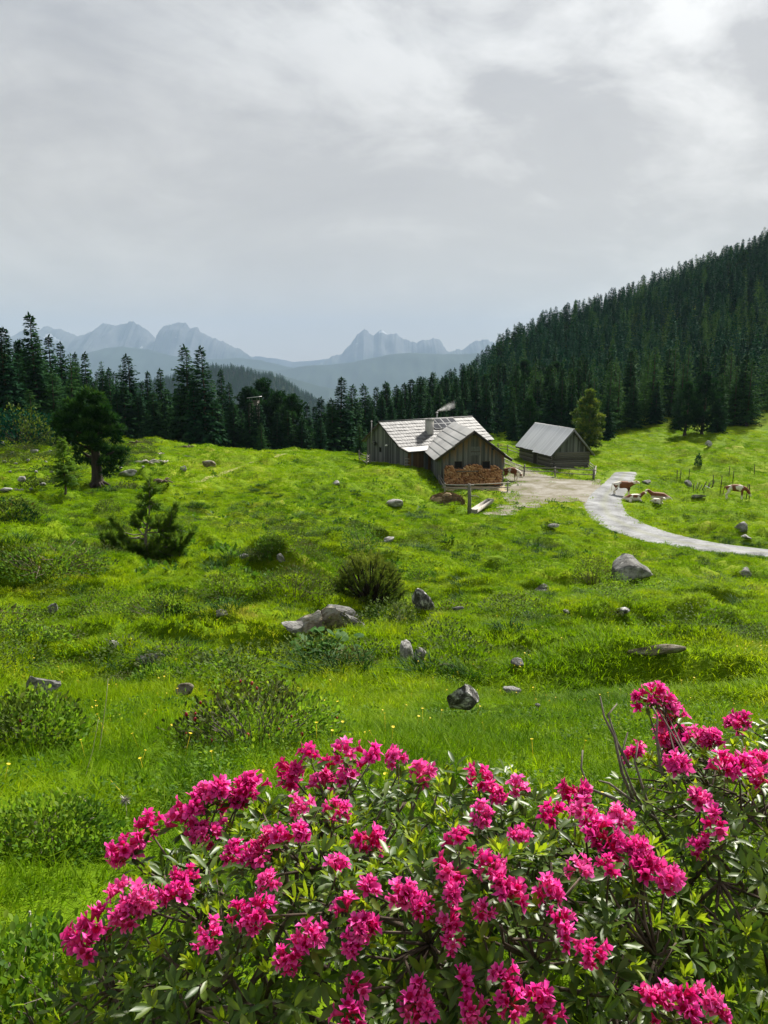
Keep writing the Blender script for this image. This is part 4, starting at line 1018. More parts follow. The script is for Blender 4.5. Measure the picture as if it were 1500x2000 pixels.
rfL = slab('roof', [(0, 0, R3-.04), (0, L3, R3-.04), (-X3, L3, E3-.04), (-X3, 0, E3-.04)], .09, m_darkboard, HB); rfR = slab('roof', [(.01, 0, R3-.04), (.01, L3, R3-.04), (X3, L3, E3-.04), (X3, 0, E3-.04)], .09, m_darkboard, HB)
for sx, rf in ((-1, rfL), (1, rfR)):
    dn = np.array([sx*X3, 0, E3-R3]); sl = np.linalg.norm(dn); ed = dn/sl; en = np.cross(eyy, ed); en = en if en[2] > 0 else -en; y = -.08
    while y < L3:
        w = rb.uniform(.24, .36); l = sl+.12+rb.uniform(-.03, .05)-(.22 if y > 5.2 else 0)
        onplane('roof_plank', rf, m_roofboard, np.array([0, 0, R3]), eyy, ed, en, y+w/2, l/2-.03, w-.01, l, .04, 0, rb.uniform(.005, .03)); y += w
    an_ = math.atan2(R3-E3, X3); g = Geo(); g.box((0, -.025, -.20), (sl+.1, .025, 0)); obj('bargeboard', g.mesh('bargeboard', m_board), HB, (0, -.12, R3+.07), (0, an_, 0) if sx > 0 else (0, an_, math.pi))
rod('ridge_cap', [(0, -.1, R3+.06), (0, L3+.1, R3+.06)], .07, m_roofboard, HB, 6)
dr = board('door', HB, m_darkboard, (-W3-.10, 5.4, -.1), (.06, 1.0, 1.65)); board('door_post', HB, m_log, (-W3-.11, 4.82, -.2), (.12, .14, 1.9)); board('door_post', HB, m_log, (-W3-.11, 5.98, -.2), (.12, .14, 1.9))

# --- hunting stand among the left trees
p = at(497, 784, 112); zg = hz(p[0], 112)
HS = thing('hunting_stand', 'tiny pale wooden hunting stand showing between the stone pines', 'hunting stand', (p[0], 112, zg), -.2); HS.scale = (.72, .72, 1)
h0 = p[2]-zg-.6
for sx in (-.7, .7):
    for sy in (-.6, .6): rod('leg', [(sx*1.25, sy*1.25, -.3), (sx, sy, h0)], .08, m_rail, HS)
prism('cabin', [(-.85, h0), (.85, h0), (.85, h0+.75), (-.85, h0+.75)], -.75, .75, m_rail, HS); slab('roof', [(-1.2, -1.0, h0+1.15), (1.2, -1.0, h0+1.35), (1.2, 1.0, h0+1.35), (-1.2, 1.0, h0+1.15)], .08, m_roofboard, HS)
for sx in (-.8, .8):
    for sy in (-.7, .7): rod('roof_post', [(sx, sy, h0+.7), (sx, sy, h0+1.2)], .05, m_rail, HS)
rod('ladder', [(-1.6, -.9, -.2), (-.7, -.75, h0)], .05, m_rail, HS)

# --- smoke from the stovepipe
m, t = newmat('wood_smoke')
oc = t.node('ShaderNodeTexCoord').outputs['Object']; sx = t.node('ShaderNodeSeparateXYZ', ins={0: oc})
along = t.math('DIVIDE', t.math('MAXIMUM', sx.outputs[0], 0.0), 2.4)
wob = t.math('MULTIPLY_ADD', t.noise(oc, 1.1, 4, .6), .9, -.45)
mid_z = t.math('ADD', t.math('MULTIPLY', along, .45), t.math('MULTIPLY', t.math('POWER', along, .5), .5))
dz = t.math('SUBTRACT', t.math('ADD', sx.outputs[2], t.math('MULTIPLY', wob, along)), mid_z)
dd_ = t.math('POWER', t.math('ADD', t.math('MULTIPLY', dz, dz), t.math('MULTIPLY', sx.outputs[1], sx.outputs[1])), .5)
rad_ = t.math('MULTIPLY_ADD', t.math('POWER', along, .6), .62, .10)
fall = t.math('SUBTRACT', 1.0, t.math('DIVIDE', dd_, rad_), clamp=True)
fade = t.ramp(along, [(0.0, 1.0), (.4, .6), (.95, 0.0)])
puff = t.ramp(t.noise(oc, 2.3, 5, .65, .6), [(.33, 0.0), (.72, 1.0)])
dn_ = t.math('MULTIPLY', t.math('MULTIPLY', t.math('MULTIPLY', fall, fall), fade), t.math('MULTIPLY', puff, 5.0))
pvm = t.node('ShaderNodeVolumePrincipled', ins={'Color': (.985, .99, 1.0), 'Density': dn_, 'Anisotropy': .45})
t.node('ShaderNodeOutputMaterial', ins={1: pvm.outputs[0]})
a = math.radians(34.8); px0 = np.array([-.53+8.7*math.cos(a)-.3*math.sin(a), 89+8.7*math.sin(a)+.3*math.cos(a), -10.62+5.44])
g = Geo(); g.box((-.15, -.95, -.4), (2.5, .95, 2.1))
tag(obj('smoke', g.mesh('smoke', m), None, px0), 'thin white smoke drifting right from the stovepipe', kind='stuff')

# --- fences
def fence(name, label, posts, rails, ph=1.15, pr=.07, cat='fence', over=.25):
    W_ = [pix(px, py) for px, py in posts]
    t = thing(name, label, cat, W_[0]); o0 = W_[0]
    for w in W_:
        h = ph*rb.uniform(.9, 1.15); lx, ly = rb.gauss(0, .04), rb.gauss(0, .04)
        rod('post', [w-o0+np.array([0, 0, -.4]), w-o0+np.array([lx, ly, h])], pr, m_rail, t, 7)
    for a, b in zip(W_[:-1], W_[1:]):
        d = unit(b-a)
        for rh in rails:
            ja, jb = rb.gauss(0, .05), rb.gauss(0, .05)
            rod('rail', [a-o0-d*over+np.array([0, -.1, rh+ja]), (a+b)/2-o0+np.array([0, -.1, rh+(ja+jb)/2-.03]), b-o0+d*over+np.array([0, -.1, rh+jb])], .05, m_rail, t, 6)
    return t
fence('rail_fence', 'short grey rail fence left of the farmhouse gable', [(702, 900), (716, 910), (722, 906)], (.35, .7, 1.0))
fence('rail_fence', 'grey rail fence before the lean-to wall of the farmhouse', [(793, 912), (814, 912), (835, 914)], (.25, .55, .85))
fence('rail_fence', 'low rail fence in front of the firewood stack', [(858, 944), (868, 964), (915, 966), (991, 961)], (.55, .95), .95)
fence('rail_fence', 'rail fence between the gravel yard and the small barn', [(984, 912), (1023, 930), (1084, 932), (1158, 936)], (.55, 1.0), 1.2, .09)
fence('rail_fence', 'broken rails at the right corner of the small barn', [(1160, 937), (1163, 926), (1146, 914)], (.3, .6, .85), .9)
fence('rail_fence', 'distant rail fence between the two barns', [(973, 882), (992, 884), (1014, 893)], (.5, .95), 1.1)
for k, (px, py, h) in enumerate([(1322, 938, 1.2), (1329, 937, 1.2), (1345, 936, 1.2), (1392, 952, 1.3), (1407, 958, 1.5), (1431, 941, 1.2), (1473, 928, 1.3), (1458, 970, 1.2), (1464, 972, 1.3), (1424, 928, 1.1)]):
    w = pix(px, py); o = rod('fence_stake', [(0, 0, -.3), (rb.gauss(0, .05), 0, h)], .04, m_darkboard, None, 6); o.location = w
    tag(o, 'thin dark fence stake standing in the right meadow', 'stake', 'old stakes in the right meadow')
BF = pix(1370, 957); bf = thing('broken_fence', 'heap of leaning broken fence sticks on the right meadow', 'fence', BF)
for k in range(9):
    xx = (k-4)*.22; rod('stick', [(xx, rb.gauss(0, .1), -.15), (xx+rb.uniform(.05, .5), rb.gauss(0, .15), rb.uniform(.5, 1.0))], .04, m_rail if k % 2 else m_darkboard, bf, 6)
rod('stick', [(.3, -.2, .45), (1.1, -.3, .05)], .05, m_roofboard, bf, 6)
# water trough and its post
A_ = pix(926, 1006); B_ = pix(958, 988); A_[2] += .10; B_[2] += .12
TR = thing('water_trough', 'hollowed log water trough beside the standing post', 'trough', A_, math.atan2(B_[1]-A_[1], B_[0]-A_[0])); L = float(np.linalg.norm((B_-A_)[:2]))
prof = [(-.28, .42), (-.30, .18), (-.17, .0), (.17, .0), (.30, .18), (.28, .42), (.20, .42), (.18, .20), (.0, .13), (-.18, .20), (-.20, .42)]
V = [(x_, a_, b_) for x_ in (0, L) for a_, b_ in prof]; n = len(prof)
Q = [(i, (i+1) % n, n+(i+1) % n, n+i) for i in range(n)]
E_ = [(0, 1, 9, 10), (1, 2, 8, 9), (2, 3, 8, 8), (3, 4, 7, 8), (4, 5, 6, 7)]
Q += [e for e in E_ if len(set(e)) == 4]+[tuple(n+i for i in reversed(e)) for e in E_ if len(set(e)) == 4]
obj('trough_log', mesh('trough_log', V, [np.array(Q), np.array([(2, 3, 8), (n+3, n+2, n+8)])], m_deadwood), TR)
board('trough_end', TR, m_deadwood, (L-.06, 0, .1), (.10, .40, .30)); board('trough_end', TR, m_deadwood, (.06, 0, .1), (.10, .40, .26))
wp = pix(916, 1006); wt = thing('wooden_post', 'thick weathered post standing at the water trough', 'post', wp)
rod('post', [(0, 0, -.4), (.02, 0, 1.2), (-.03, 0, 2.55)], [.17, .15, .13], m_rail, wt); rod('crosspiece', [(-.35, 0, 2.4), (.35, .0, 2.45)], .07, m_rail, wt); rod('spout', [(0, 0, 1.55), (.5, -.2, 1.62), (.75, -.25, 1.5)], .04, m_rail, wt)
# dung and straw heap
hp = pix(872, 984); g = Geo(); rg = np.random.default_rng(4)
Vr, Fr = ICO[4]; Vh = Vr[:, :]*np.array([1.55, 1.0, .95]); nz = fbm(Vr[:, 0]*2.3, Vr[:, 1]*2.3+Vr[:, 2], 8, 4); Vh = Vh*(1+.28*nz)[:, None]; g.add(Vh, Fr, None, .4)
n = 1500; d = unit(rg.normal(size=(n, 3))); d[:, 2] = np.abs(d[:, 2]); P = d*np.array([1.55, 1.0, .95])*1.02; D = rg.normal(size=(n, 3)); D -= d*(D*d).sum(1)[:, None]*.8
M = frames(unit(D), d)*np.stack([rg.uniform(.15, .4, n), np.full(n, .025), np.ones(n)], 1)[:, None, :]; g.stamp(KITE, KITE_T, M, P, rg.random(n))
o = tag(obj('straw_heap', g.mesh('straw_heap', noisemat('old_straw', [(.3, (.20, .145, .08)), (.7, (.40, .30, .17))], 4)), None, hp), 'brown straw and dung heap left of the water trough', 'heap')

# ------------------------------------------------------------------ cows
def cowmat(name, thr):
    m, t = newmat(name)
    co = t.node('ShaderNodeTexCoord').outputs['Object']; r = orand(t)
    n = t.noise(t.vmath('ADD', co, t.node('ShaderNodeCombineXYZ', ins={0: t.math('MULTIPLY', r, 23.0), 1: t.math('MULTIPLY', r, 9.0), 2: 0.0})), 1.5, 2, .5)
    k = t.ramp(n, [(thr, 0), (thr+.025, 1)]); sx = t.node('ShaderNodeSeparateXYZ', ins={0: co})
    leg = t.ramp(sx.outputs[2], [(.30, 0), (.5, 1)]); k = t.math('MULTIPLY', k, leg)
    face = t.ramp(t.node('ShaderNodeAttribute', attribute_name='v').outputs['Fac'], [(.5, 0), (.6, 1)]); k = t.math('MULTIPLY', k, face)
    finish(t, t.mix(k, (.72, .66, .58), (.17, .062, .026)), .75, .2)
    return m
m_cow = cowmat('pied_hide', .425); m_cowb = cowmat('brown_hide', .22); m_coww = cowmat('pale_hide', .58)
def cow_mesh(joints, bones, mat, head):
    me = bpy.data.meshes.new('cow_frame'); names = list(joints); me.from_pydata([joints[k][0] for k in names], [(names.index(a), names.index(b)) for a, b in bones], [])
    o = bpy.data.objects.new('cow_frame', me); COL.objects.link(o)
    md = o.modifiers.new('skin', 'SKIN'); md.use_smooth_shade = True; md.branch_smoothing = .3
    o.modifiers.new('sub', 'SUBSURF').levels = 1
    if not me.skin_vertices:
        bpy.context.view_layer.objects.active = o
        me.skin_vertices.new() if hasattr(me.skin_vertices, 'new') else None
    for k, sv in zip(names, me.skin_vertices[0].data):
        r = joints[k][1]; sv.radius = (r, r) if not isinstance(r, tuple) else r
        sv.use_root = (k == 'mid')
    dg = bpy.context.evaluated_depsgraph_get(); ev = o.evaluated_get(dg); out = bpy.data.meshes.new_from_object(ev)
    bpy.data.objects.remove(o); bpy.data.meshes.remove(me)
    co = np.zeros(len(out.vertices)*3); out.vertices.foreach_get('co', co); co = co.reshape(-1, 3)
    hd = np.array(head); d = np.linalg.norm(co-hd, axis=1)
    a = out.attributes.new('v', 'FLOAT', 'POINT'); a.data.foreach_set('value', np.clip(d/.62, 0, 1).astype(np.float32))
    out.materials.clear(); out.materials.append(mat)
    out.polygons.foreach_set('use_smooth', np.ones(len(out.polygons), bool))
    return out
def standing(graze):
    J = {'rump': ((-.78, 0, 1.16), .24), 'loin': ((-.40, 0, 1.10), .33), 'mid': ((0, 0, 1.04), .38), 'chest': ((.42, 0, 1.05), .34), 'neck0': ((.70, 0, 1.14), .23)}
    if graze: J.update({'neck1': ((.95, 0, .88), .16), 'poll': ((1.12, 0, .62), .14), 'muz': ((1.24, 0, .30), .09)})
    else: J.update({'neck1': ((.95, 0, 1.26), .17), 'poll': ((1.14, 0, 1.40), .15), 'muz': ((1.46, 0, 1.22), .095)})
    p = J['poll'][0]
    B = [('rump', 'loin'), ('loin', 'mid'), ('mid', 'chest'), ('chest', 'neck0'), ('neck0', 'neck1'), ('neck1', 'poll'), ('poll', 'muz')]
    for s, n in ((1, 'l'), (-1, 'r')):
        J.update({'ear'+n: ((p[0]-.04, s*.26, p[2]+.02), .035), 'sh'+n: ((.48, s*.20, .82), .14), 'kn'+n: ((.50+.06*s, s*.19, .45), .068), 'fe'+n: ((.49+.05*s, s*.19, .14), .05), 'ho'+n: ((.53+.05*s, s*.19, .03), .062),
                  'hip'+n: ((-.66, s*.20, .88), .18), 'st'+n: ((-.62, s*.21, .68), .13), 'hk'+n: ((-.84+.05*s, s*.19, .44), .068), 'hf'+n: ((-.78+.06*s, s*.19, .14), .05), 'hh'+n: ((-.74+.06*s, s*.19, .03), .062)})
        B += [('poll', 'ear'+n), ('chest', 'sh'+n), ('sh'+n, 'kn'+n), ('kn'+n, 'fe'+n), ('fe'+n, 'ho'+n), ('rump', 'hip'+n), ('hip'+n, 'st'+n), ('st'+n, 'hk'+n), ('hk'+n, 'hf'+n), ('hf'+n, 'hh'+n)]
    J.update({'t0': ((-1.02, 0, 1.16), .04), 't1': ((-1.08, 0, .75), .03), 't2': ((-1.07, 0, .42), .05)}); B += [('rump', 't0'), ('t0', 't1'), ('t1', 't2')]
    return J, B, J['muz'][0]
def lying(side=1):
    J = {'rump': ((-.72, .05*side, .34), .26), 'loin': ((-.38, .03*side, .40), .35), 'mid': ((0, 0, .42), .40), 'chest': ((.42, 0, .42), .35), 'neck0': ((.70, 0, .58), .23), 'neck1': ((.90, -.05*side, .78), .17), 'poll': ((1.05, -.10*side, .92), .15), 'muz': ((1.34, -.18*side, .76), .095)}
    p = J['poll'][0]; B = [('rump', 'loin'), ('loin', 'mid'), ('mid', 'chest'), ('chest', 'neck0'), ('neck0', 'neck1'), ('neck1', 'poll'), ('poll', 'muz')]
    for s, n in ((1, 'l'), (-1, 'r')):
        J.update({'ear'+n: ((p[0]-.04, p[1]+s*.26, p[2]+.02), .035), 'sh'+n: ((.52, s*.24, .24), .13), 'kn'+n: ((.82, s*.26, .12), .075), 'fe'+n: ((.55, s*.32, .07), .055)})
        B += [('poll', 'ear'+n), ('chest', 'sh'+n), ('sh'+n, 'kn'+n), ('kn'+n, 'fe'+n)]
    J.update({'hip': ((-.55, .36*side, .26), .19), 'st': ((-.18, .50*side, .16), .11), 'hk': ((-.50, .60*side, .09), .065), 'hf': ((-.22, .68*side, .06), .05), 't0': ((-.98, .05, .30), .04), 't1': ((-1.12, .15, .08), .035)})
    B += [('rump', 'hip'), ('hip', 'st'), ('st', 'hk'), ('hk', 'hf'), ('rump', 't0'), ('t0', 't1')]
    return J, B, J['muz'][0]
def cow(px, py, rz, me, label, s=1.0):
    w = pix(px, py); o = obj('cow', me, None, w+np.array([0, 0, -.01]), (0, 0, rz), (s, s, s)); return tag(o, label, 'cow', 'pied cows around the barns')
st_, gr_, ly_ = cow_mesh(*standing(False)[:2], m_cow, standing(False)[2]), cow_mesh(*standing(True)[:2], m_cow, standing(True)[2]), cow_mesh(*lying(-1)[:2], m_cow, lying(-1)[2])
lyb = cow_mesh(*lying(1)[:2], m_cowb, lying(1)[2]); lyw = cow_mesh(*lying(1)[:2], m_coww, lying(1)[2])
cow(1217, 968, -.25, st_, 'brown and white cow standing on the gravel road', 1.03)
cow(1236, 979, -.15, ly_, 'brown and white cow lying at the edge of the road', .95)
cow(1288, 977, 2.85, lyb, 'brown cow lying in the grass behind the pale one', 1.05)
cow(1282, 984, -.9, lyw, 'mostly white cow lying in front of the brown one', .72)
cow(1437, 975, -.35, gr_, 'brown and white cow grazing alone on the right meadow', 1.02)
cow(999, 938, -.55, gr_.copy(), 'brown and white cow at the corner of the barn in the yard', 1.0)

# ------------------------------------------------------------------ rocks
def m_per_px(w): return float(np.linalg.norm(w))/FPX*1.0
SEED = [1000]
def rock(px, py, wpx, hpx, mat, label, name='rock', rz=None, tilt=0.0, flat=None, sink=.28, deep=.8, group=None, cuts=9, sub=3):
    """py is the visible foot of the stone"""
    w = pix(px, py); k = m_per_px(w); SEED[0] += 1; rg = random.Random(SEED[0])
    sx = wpx*k/2*1.04; sz = hpx*k*.62; sy = max(sx*deep, sz*.6)
    o = obj(name, rock_mesh(SEED[0], sx, sy, sz, mat, sub, cuts, .07, flat), None, w+np.array([0, sy*.45, sz*(.62-sink)+(.06 if np.linalg.norm(w) < 45 else .10)]), (rg.uniform(-.1, .1), tilt, rg.uniform(-.3, .3) if rz is None else rz))
    return tag(o, label, 'rock', group)
rock(1233, 1143, 112, 74, m_rock, 'large slanted grey boulder on the right meadow below the road', 'boulder', .1, -.38, (-.5, -.5, .75), .24, .75, None, 13, 4)
rock(905, 1414, 84, 66, m_rock_dark, 'black and white lichen speckled rock just above the pink blooms', 'rock', .1, 0, None, .06, .8, None, 12, 4)
rock(822, 1192, 62, 48, m_rock_dark, 'dark craggy rock right below the dwarf pine bush')
rock(795, 1300, 26, 58, m_rock_pale, 'upright pale stone of the small pair in the middle', cuts=6); rock(818, 1302, 34, 32, m_rock_pale, 'lower pale stone of the small pair in the middle')
rock(292, 1305, 62, 26, m_rock_pale, 'flat pale stone in the grass left of centre', deep=.6); rock(219, 1272, 22, 16, m_rock_pale, 'small white stone left of the flat pale one')
rock(430, 1211, 32, 15, m_rock_pale, 'small flat pale stone on the left slope'); rock(102, 1198, 18, 22, m_rock, 'small upright grey stone under the left heath')
rock(72, 1372, 80, 48, m_rock, 'grey rock topping the shrub at the left edge'); rock(362, 1370, 38, 24, m_rock_brown, 'brownish stone behind the budding shrub')
rock(1000, 1364, 40, 14, m_rock_pale, 'flat pale stone at the foot of the grassy step', deep=.5); rock(1285, 1290, 112, 24, m_rock_brown, 'long low mossy ledge on the right grass', 'rock_ledge', .1, 0, None, .3, .35)
rock(1459, 1126, 38, 17, m_rock, 'grey stone below the road near the right edge'); rock(1450, 1036, 30, 18, m_rock, 'grey stone above the road near the right edge'); rock(1366, 975, 26, 11, m_rock, 'flat grey stone between the lying and the grazing cows')
rock(1345, 952, 18, 14, m_rock, 'small grey stone beside the thin stakes'); rock(773, 993, 38, 18, m_rock_pale, 'whitish rock on the slope left of the straw heap'); rock(1060, 1158, 36, 15, m_rock_dark, 'dark flat rock left of the reddish shrub')
rock(1215, 1204, 34, 14, m_rock_dark, 'small dark rock below the large boulder'); rock(1105, 1203, 18, 9, m_rock_pale, 'tiny pale stone left of the small dark rock'); rock(1012, 1309, 28, 15, m_rock, 'grey stone in the open grass right of centre')
rock(655, 948, 20, 12, m_rock_pale, 'pale stone on the far slope left of the farmhouse'); rock(410, 915, 32, 22, m_rock_brown, 'brown mound of stone beside the footpath'); rock(356, 921, 15, 13, m_rock, 'small grey stone left of the footpath')
rock(250, 933, 38, 16, m_rock_pale, 'white flat rock right of the leaning stone pine'); rock(1083, 1033, 24, 9, m_rock_pale, 'flat pale stone inside the bend of the road'); rock(895, 1197, 22, 9, m_rock, 'flat stone right of the dark craggy rock')
rock(757, 1058, 30, 9, m_rock_pale, 'flat pale stone behind the dwarf pine bush'); rock(1460, 1055, 22, 9, m_rock_pale, 'small pale stone just above the road at the right'); rock(472, 1096, 28, 12, m_rock, 'grey stone right of the little pine')
rock(548, 1100, 22, 18, m_rock_pale, 'pale broken stone on the heathy bank'); rock(1385, 872, 14, 11, m_rock_pale, 'pale stone high on the right meadow'); rock(1055, 1072, 26, 10, m_rock, 'grey stone on the slope below the bend')
rock(296, 998, 12, 10, m_rock_pale, 'white stone behind the little pine'); rock(1262, 945, 20, 8, m_rock, 'flat slab right of the road crest'); rock(1050, 1395, 14, 8, m_rock, 'pebble under the grassy step')
for k, (px, py, w_, h_) in enumerate([(22, 889, 9, 8), (65, 885, 22, 7), (40, 941, 16, 12), (12, 962, 26, 7), (82, 950, 12, 6), (30, 909, 7, 5), (55, 903, 9, 5), (95, 884, 9, 5), (48, 878, 8, 7), (8, 905, 10, 6), (70, 925, 8, 5), (100, 925, 7, 5), (20, 925, 7, 5), (90, 905, 6, 4), (278, 915, 8, 4), (5, 870, 12, 8), (235, 918, 8, 6), (60, 960, 8, 5)]):
    rock(px, py, w_, h_, m_rock_pale, 'small white stone scattered on the left slope under the spruces', group='white stones on the left slope', sub=2)
# mossy ledge: slabs with turf on top
LG = pix(640, 1252); lg = thing('rock_ledge', 'split mossy rock ledge above the broad green leaves', 'rock', LG); kk = m_per_px(LG)
for i, (dx, dz, sx, sz, ry, rz_, mt) in enumerate([(-62, 22, 30, 16, .1, .2, m_rock), (-28, 26, 40, 24, -.05, 0, m_rock_brown), (10, 26, 42, 26, .15, .1, m_rock_brown), (48, 24, 16, 38, -.75, .3, m_rock), (66, 6, 14, 30, -.85, .2, m_rock), (30, 38, 32, 14, .2, 0, m_rock)]):
    obj('slab', rock_mesh(2000+i, sx*kk*1.15, 26*kk, sz*kk*1.35, mt, 3, 9, .09), lg, (dx*kk, 10*kk+.05*i, dz*kk*1.1), (0, ry, rz_))

# bleached roots and stumps on the left slope
def roots(px, py, wpx, label, n=7, seed=0, mat=m_deadwood):
    w = pix(px, py); k = m_per_px(w); rg = np.random.default_rng(seed); t = thing('root_stump', label, 'stump', w); R = wpx*k/2
    for i in range(n):
        a = rg.random()*6.28; l = R*rg.uniform(.6, 1.1); e = rg.uniform(0, .7)
        P = [np.array([0, 0, .05])]
        for q in range(4): P.append(P[-1]+l/4*np.array([math.cos(a), math.sin(a)*.6, e*(1-q*.55)])+rg.normal(size=3)*l*.05)
        rod('root', P, np.linspace(.09, .03, 5)*R*1.3, mat, t, 6)
roots(290, 905, 46, 'bleached tangle of roots on the left slope', 9, 1); roots(322, 905, 32, 'bleached branching stump right of the root tangle', 6, 2); roots(312, 888, 24, 'pale stump above the root tangle', 6, 3)
roots(366, 893, 16, 'small pale stump near the tall spruce pair', 5, 4); roots(320, 942, 40, 'grey brush heap right of the leaning stone pine', 14, 5, m_deadbrush); roots(40, 960, 30, 'pale fallen wood low on the left slope', 5, 6); roots(265, 866, 26, 'grey dead roots at the wood edge', 7, 7, m_deadbrush); roots(370, 876, 40, 'grey brush at the foot of the spruce pair', 12, 8, m_deadbrush); roots(880, 1310, 46, 'thin dry twigs right of the pale stone pair', 6, 9, m_deadbrush)

# ------------------------------------------------------------------ shrubs, small pines
LEAF = np.array([(0, 0, 0), (.30, .13, .03), (.30, 0, -.01), (.30, -.13, .03), (.68, .14, .015), (.68, 0, -.03), (.68, -.14, .015), (1, 0, -.09)], float)
LEAF_T = np.array([(0, 2, 1), (0, 3, 2), (1, 2, 5), (1, 5, 4), (2, 3, 6), (2, 6, 5), (4, 5, 7), (5, 6, 7)])
def dome_shrub(name, label, px, py, wpx, hpx, mats, leaf, n, seed, cat='shrub', twig=24, buds=0, up=.5, twigmat=m_twig, wide=1.6, spiky=0.0):
    """twiggy dome: stems from the foot, leaves on the shell, sized by pixels at its foot"""
    w = pix(px, py); k = m_per_px(w); rg = np.random.default_rng(seed); R = wpx*k/2; Hh = hpx*k; t = thing(name, label, cat, w)
    g = Geo()
    for i in range(twig):
        d = unit(rg.normal(size=3)*np.array([1, .8, .6])+np.array([0, 0, .8])); e = d*np.array([R, R*.8, Hh])*rg.uniform(.75, 1.08)
        P = [np.array([e[0]*.25, e[1]*.25, -.05]), e*np.array([.5, .5, .45])+rg.normal(size=3)*R*.05, e*np.array([.82, .82, .8])+rg.normal(size=3)*R*.05, e]
        g.tube(P, np.array([1, .75, .5, .2])*max(.0022, R*.009), 5)
    obj('stems', g.mesh('stems', twigmat, True), t)
    nm = len(mats)
    for mi, mt in enumerate(mats):
        q = n//nm; g = Geo()
        d = unit(rg.normal(size=(q, 3))); d[:, 2] = np.abs(d[:, 2]); rad = rg.uniform(.55, 1.02, q)**.6
        lump = 1+.22*fbm(d[:, 0]*2.2+seed+mi*5, d[:, 1]*2.2+d[:, 2]*2, seed % 89, 3)+spiky*np.maximum(0, rg.normal(size=q))*.12
        P = d*np.array([R, R*.8, Hh])*(rad*lump)[:, None]
        if nm > 1: sel = (fbm(P[:, 0]/R*1.3+seed, P[:, 1]/R*1.3+P[:, 2]/R, seed % 71, 2) > 0) == (mi % 2 == 0); sel |= rg.random(q) < .15; P = P[sel]; d = d[sel]
        q = len(P); D = unit(d*.7+np.array([0, 0, up])+rg.normal(size=(q, 3))*.55); N = d+rg.normal(size=(q, 3))*.6+np.array([0, 0, .6])
        L = leaf*rg.uniform(.65, 1.3, q); M = frames(D, N)*np.stack([L, L*wide, L], 1)[:, None, :]
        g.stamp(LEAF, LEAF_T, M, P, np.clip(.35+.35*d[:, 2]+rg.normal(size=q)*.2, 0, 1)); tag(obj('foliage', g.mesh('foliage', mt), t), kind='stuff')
    if buds:
        g = Geo(); Vb, Fb = ICO[1]
        for i in range(buds):
            d = unit(rg.normal(size=3)*np.array([1, .9, .5])+np.array([0, -.3, .6])); p = d*np.array([R, R*.8, Hh])*rg.uniform(.95, 1.05); g.add(Vb*np.array([1, 1, 1.5])*rg.uniform(.005, .010)+p, Fb, None, rg.random())
        tag(obj('buds', g.mesh('buds', m_bud), t), kind='stuff')
    return t
dome_shrub('alpine_rose', 'low shrub with rusty and bright green leaves and red buds above the blooms', 505, 1465, 330, 120, [m_dullleaf, m_bilberry], .032, 5200, 1, twig=60, buds=26, spiky=1.0)
dome_shrub('alpine_rose', 'shrub of dark and yellow green leaves at the left edge', 60, 1462, 200, 108, [m_heath, m_bilberry], .034, 3600, 2, twig=36, buds=8)
dome_shrub('heath_shrub', 'reddish brown shrub left of the large boulder', 1158, 1142, 84, 52, [m_heath, m_dullleaf], .06, 1800, 3, twig=40, buds=0, twigmat=m_deadbrush, spiky=.8)
dome_shrub('dry_shrub', 'twiggy dry shrub between the ledge and the dark craggy rock', 786, 1216, 62, 44, [m_mugo], .05, 600, 4, twig=60, twigmat=m_deadwood)
dome_shrub('dwarf_shrub', 'dark low shrub at the left edge beside the footpath', 28, 1022, 95, 46, [m_heath, m_stonepine], .10, 2200, 5, twigmat=m_darkbark)
dome_shrub('heath_shrub', 'long low heath mat on the left bank', 95, 1112, 230, 46, [m_heath, m_dwarfpine], .07, 3200, 6, twig=50, twigmat=m_deadbrush)
dome_shrub('dwarf_shrub', 'small dark mound of heath left behind the little pine', 210, 1003, 52, 26, [m_heath], .08, 700, 7)
dome_shrub('heath_shrub', 'rounded heath mound left of the mossy ledge', 440, 1172, 120, 52, [m_heath, m_bilberry], .05, 2400, 8)
dome_shrub('dwarf_shrub', 'deep green shrub on the bank right of the little pine', 530, 1078, 60, 34, [m_dwarfpine, m_herb], .07, 1800, 9)
dome_shrub('dwarf_shrub', 'soft green shrub to the right of the dwarf pine bush', 822, 1140, 66, 50, [m_herb, m_bilberry], .06, 1400, 10)
dome_shrub('dwarf_shrub', 'dark green shrub behind the dwarf pine bush', 705, 1072, 84, 48, [m_dwarfpine, m_herb], .08, 1400, 11)
dome_shrub('juniper', 'small upright dark juniper on the right meadow', 1363, 910, 13, 22, [m_spruce], .18, 400, 12)
dome_shrub('heath_shrub', 'brownish heath bank above the mossy ledge', 575, 1165, 170, 60, [m_heath, m_dullleaf], .05, 3000, 13, twigmat=m_deadbrush)
dome_shrub('dwarf_shrub', 'dark thicket under the tallest left spruce', 40, 866, 130, 62, [m_spruce, m_heath], .28, 3200, 14, twigmat=m_darkbark)
dome_shrub('dwarf_shrub', 'dark thicket left of the leaning stone pine', 105, 868, 90, 50, [m_stonepine], .26, 2200, 15, twigmat=m_darkbark)
dome_shrub('heath_shrub', 'low leafy mound in front of the flat pale stone', 320, 1335, 120, 34, [m_herb, m_bilberry], .035, 1800, 16)
dome_shrub('heath_shrub', 'olive heath mound on the left slope above the shrub', 300, 1205, 170, 46, [m_bilberry, m_heath], .04, 2600, 17)
dome_shrub('bilberry_bush', 'bright leafy bilberry bush left behind the pink blooms', 90, 1648, 250, 62, [m_bilberry, m_herb], .022, 5200, 18, twig=50)
dome_shrub('bilberry_bush', 'broad leaved green undergrowth in the bottom left corner', 120, 2010, 420, 130, [m_bilberry, m_herb, m_bilberry], .026, 6000, 19, twig=50)

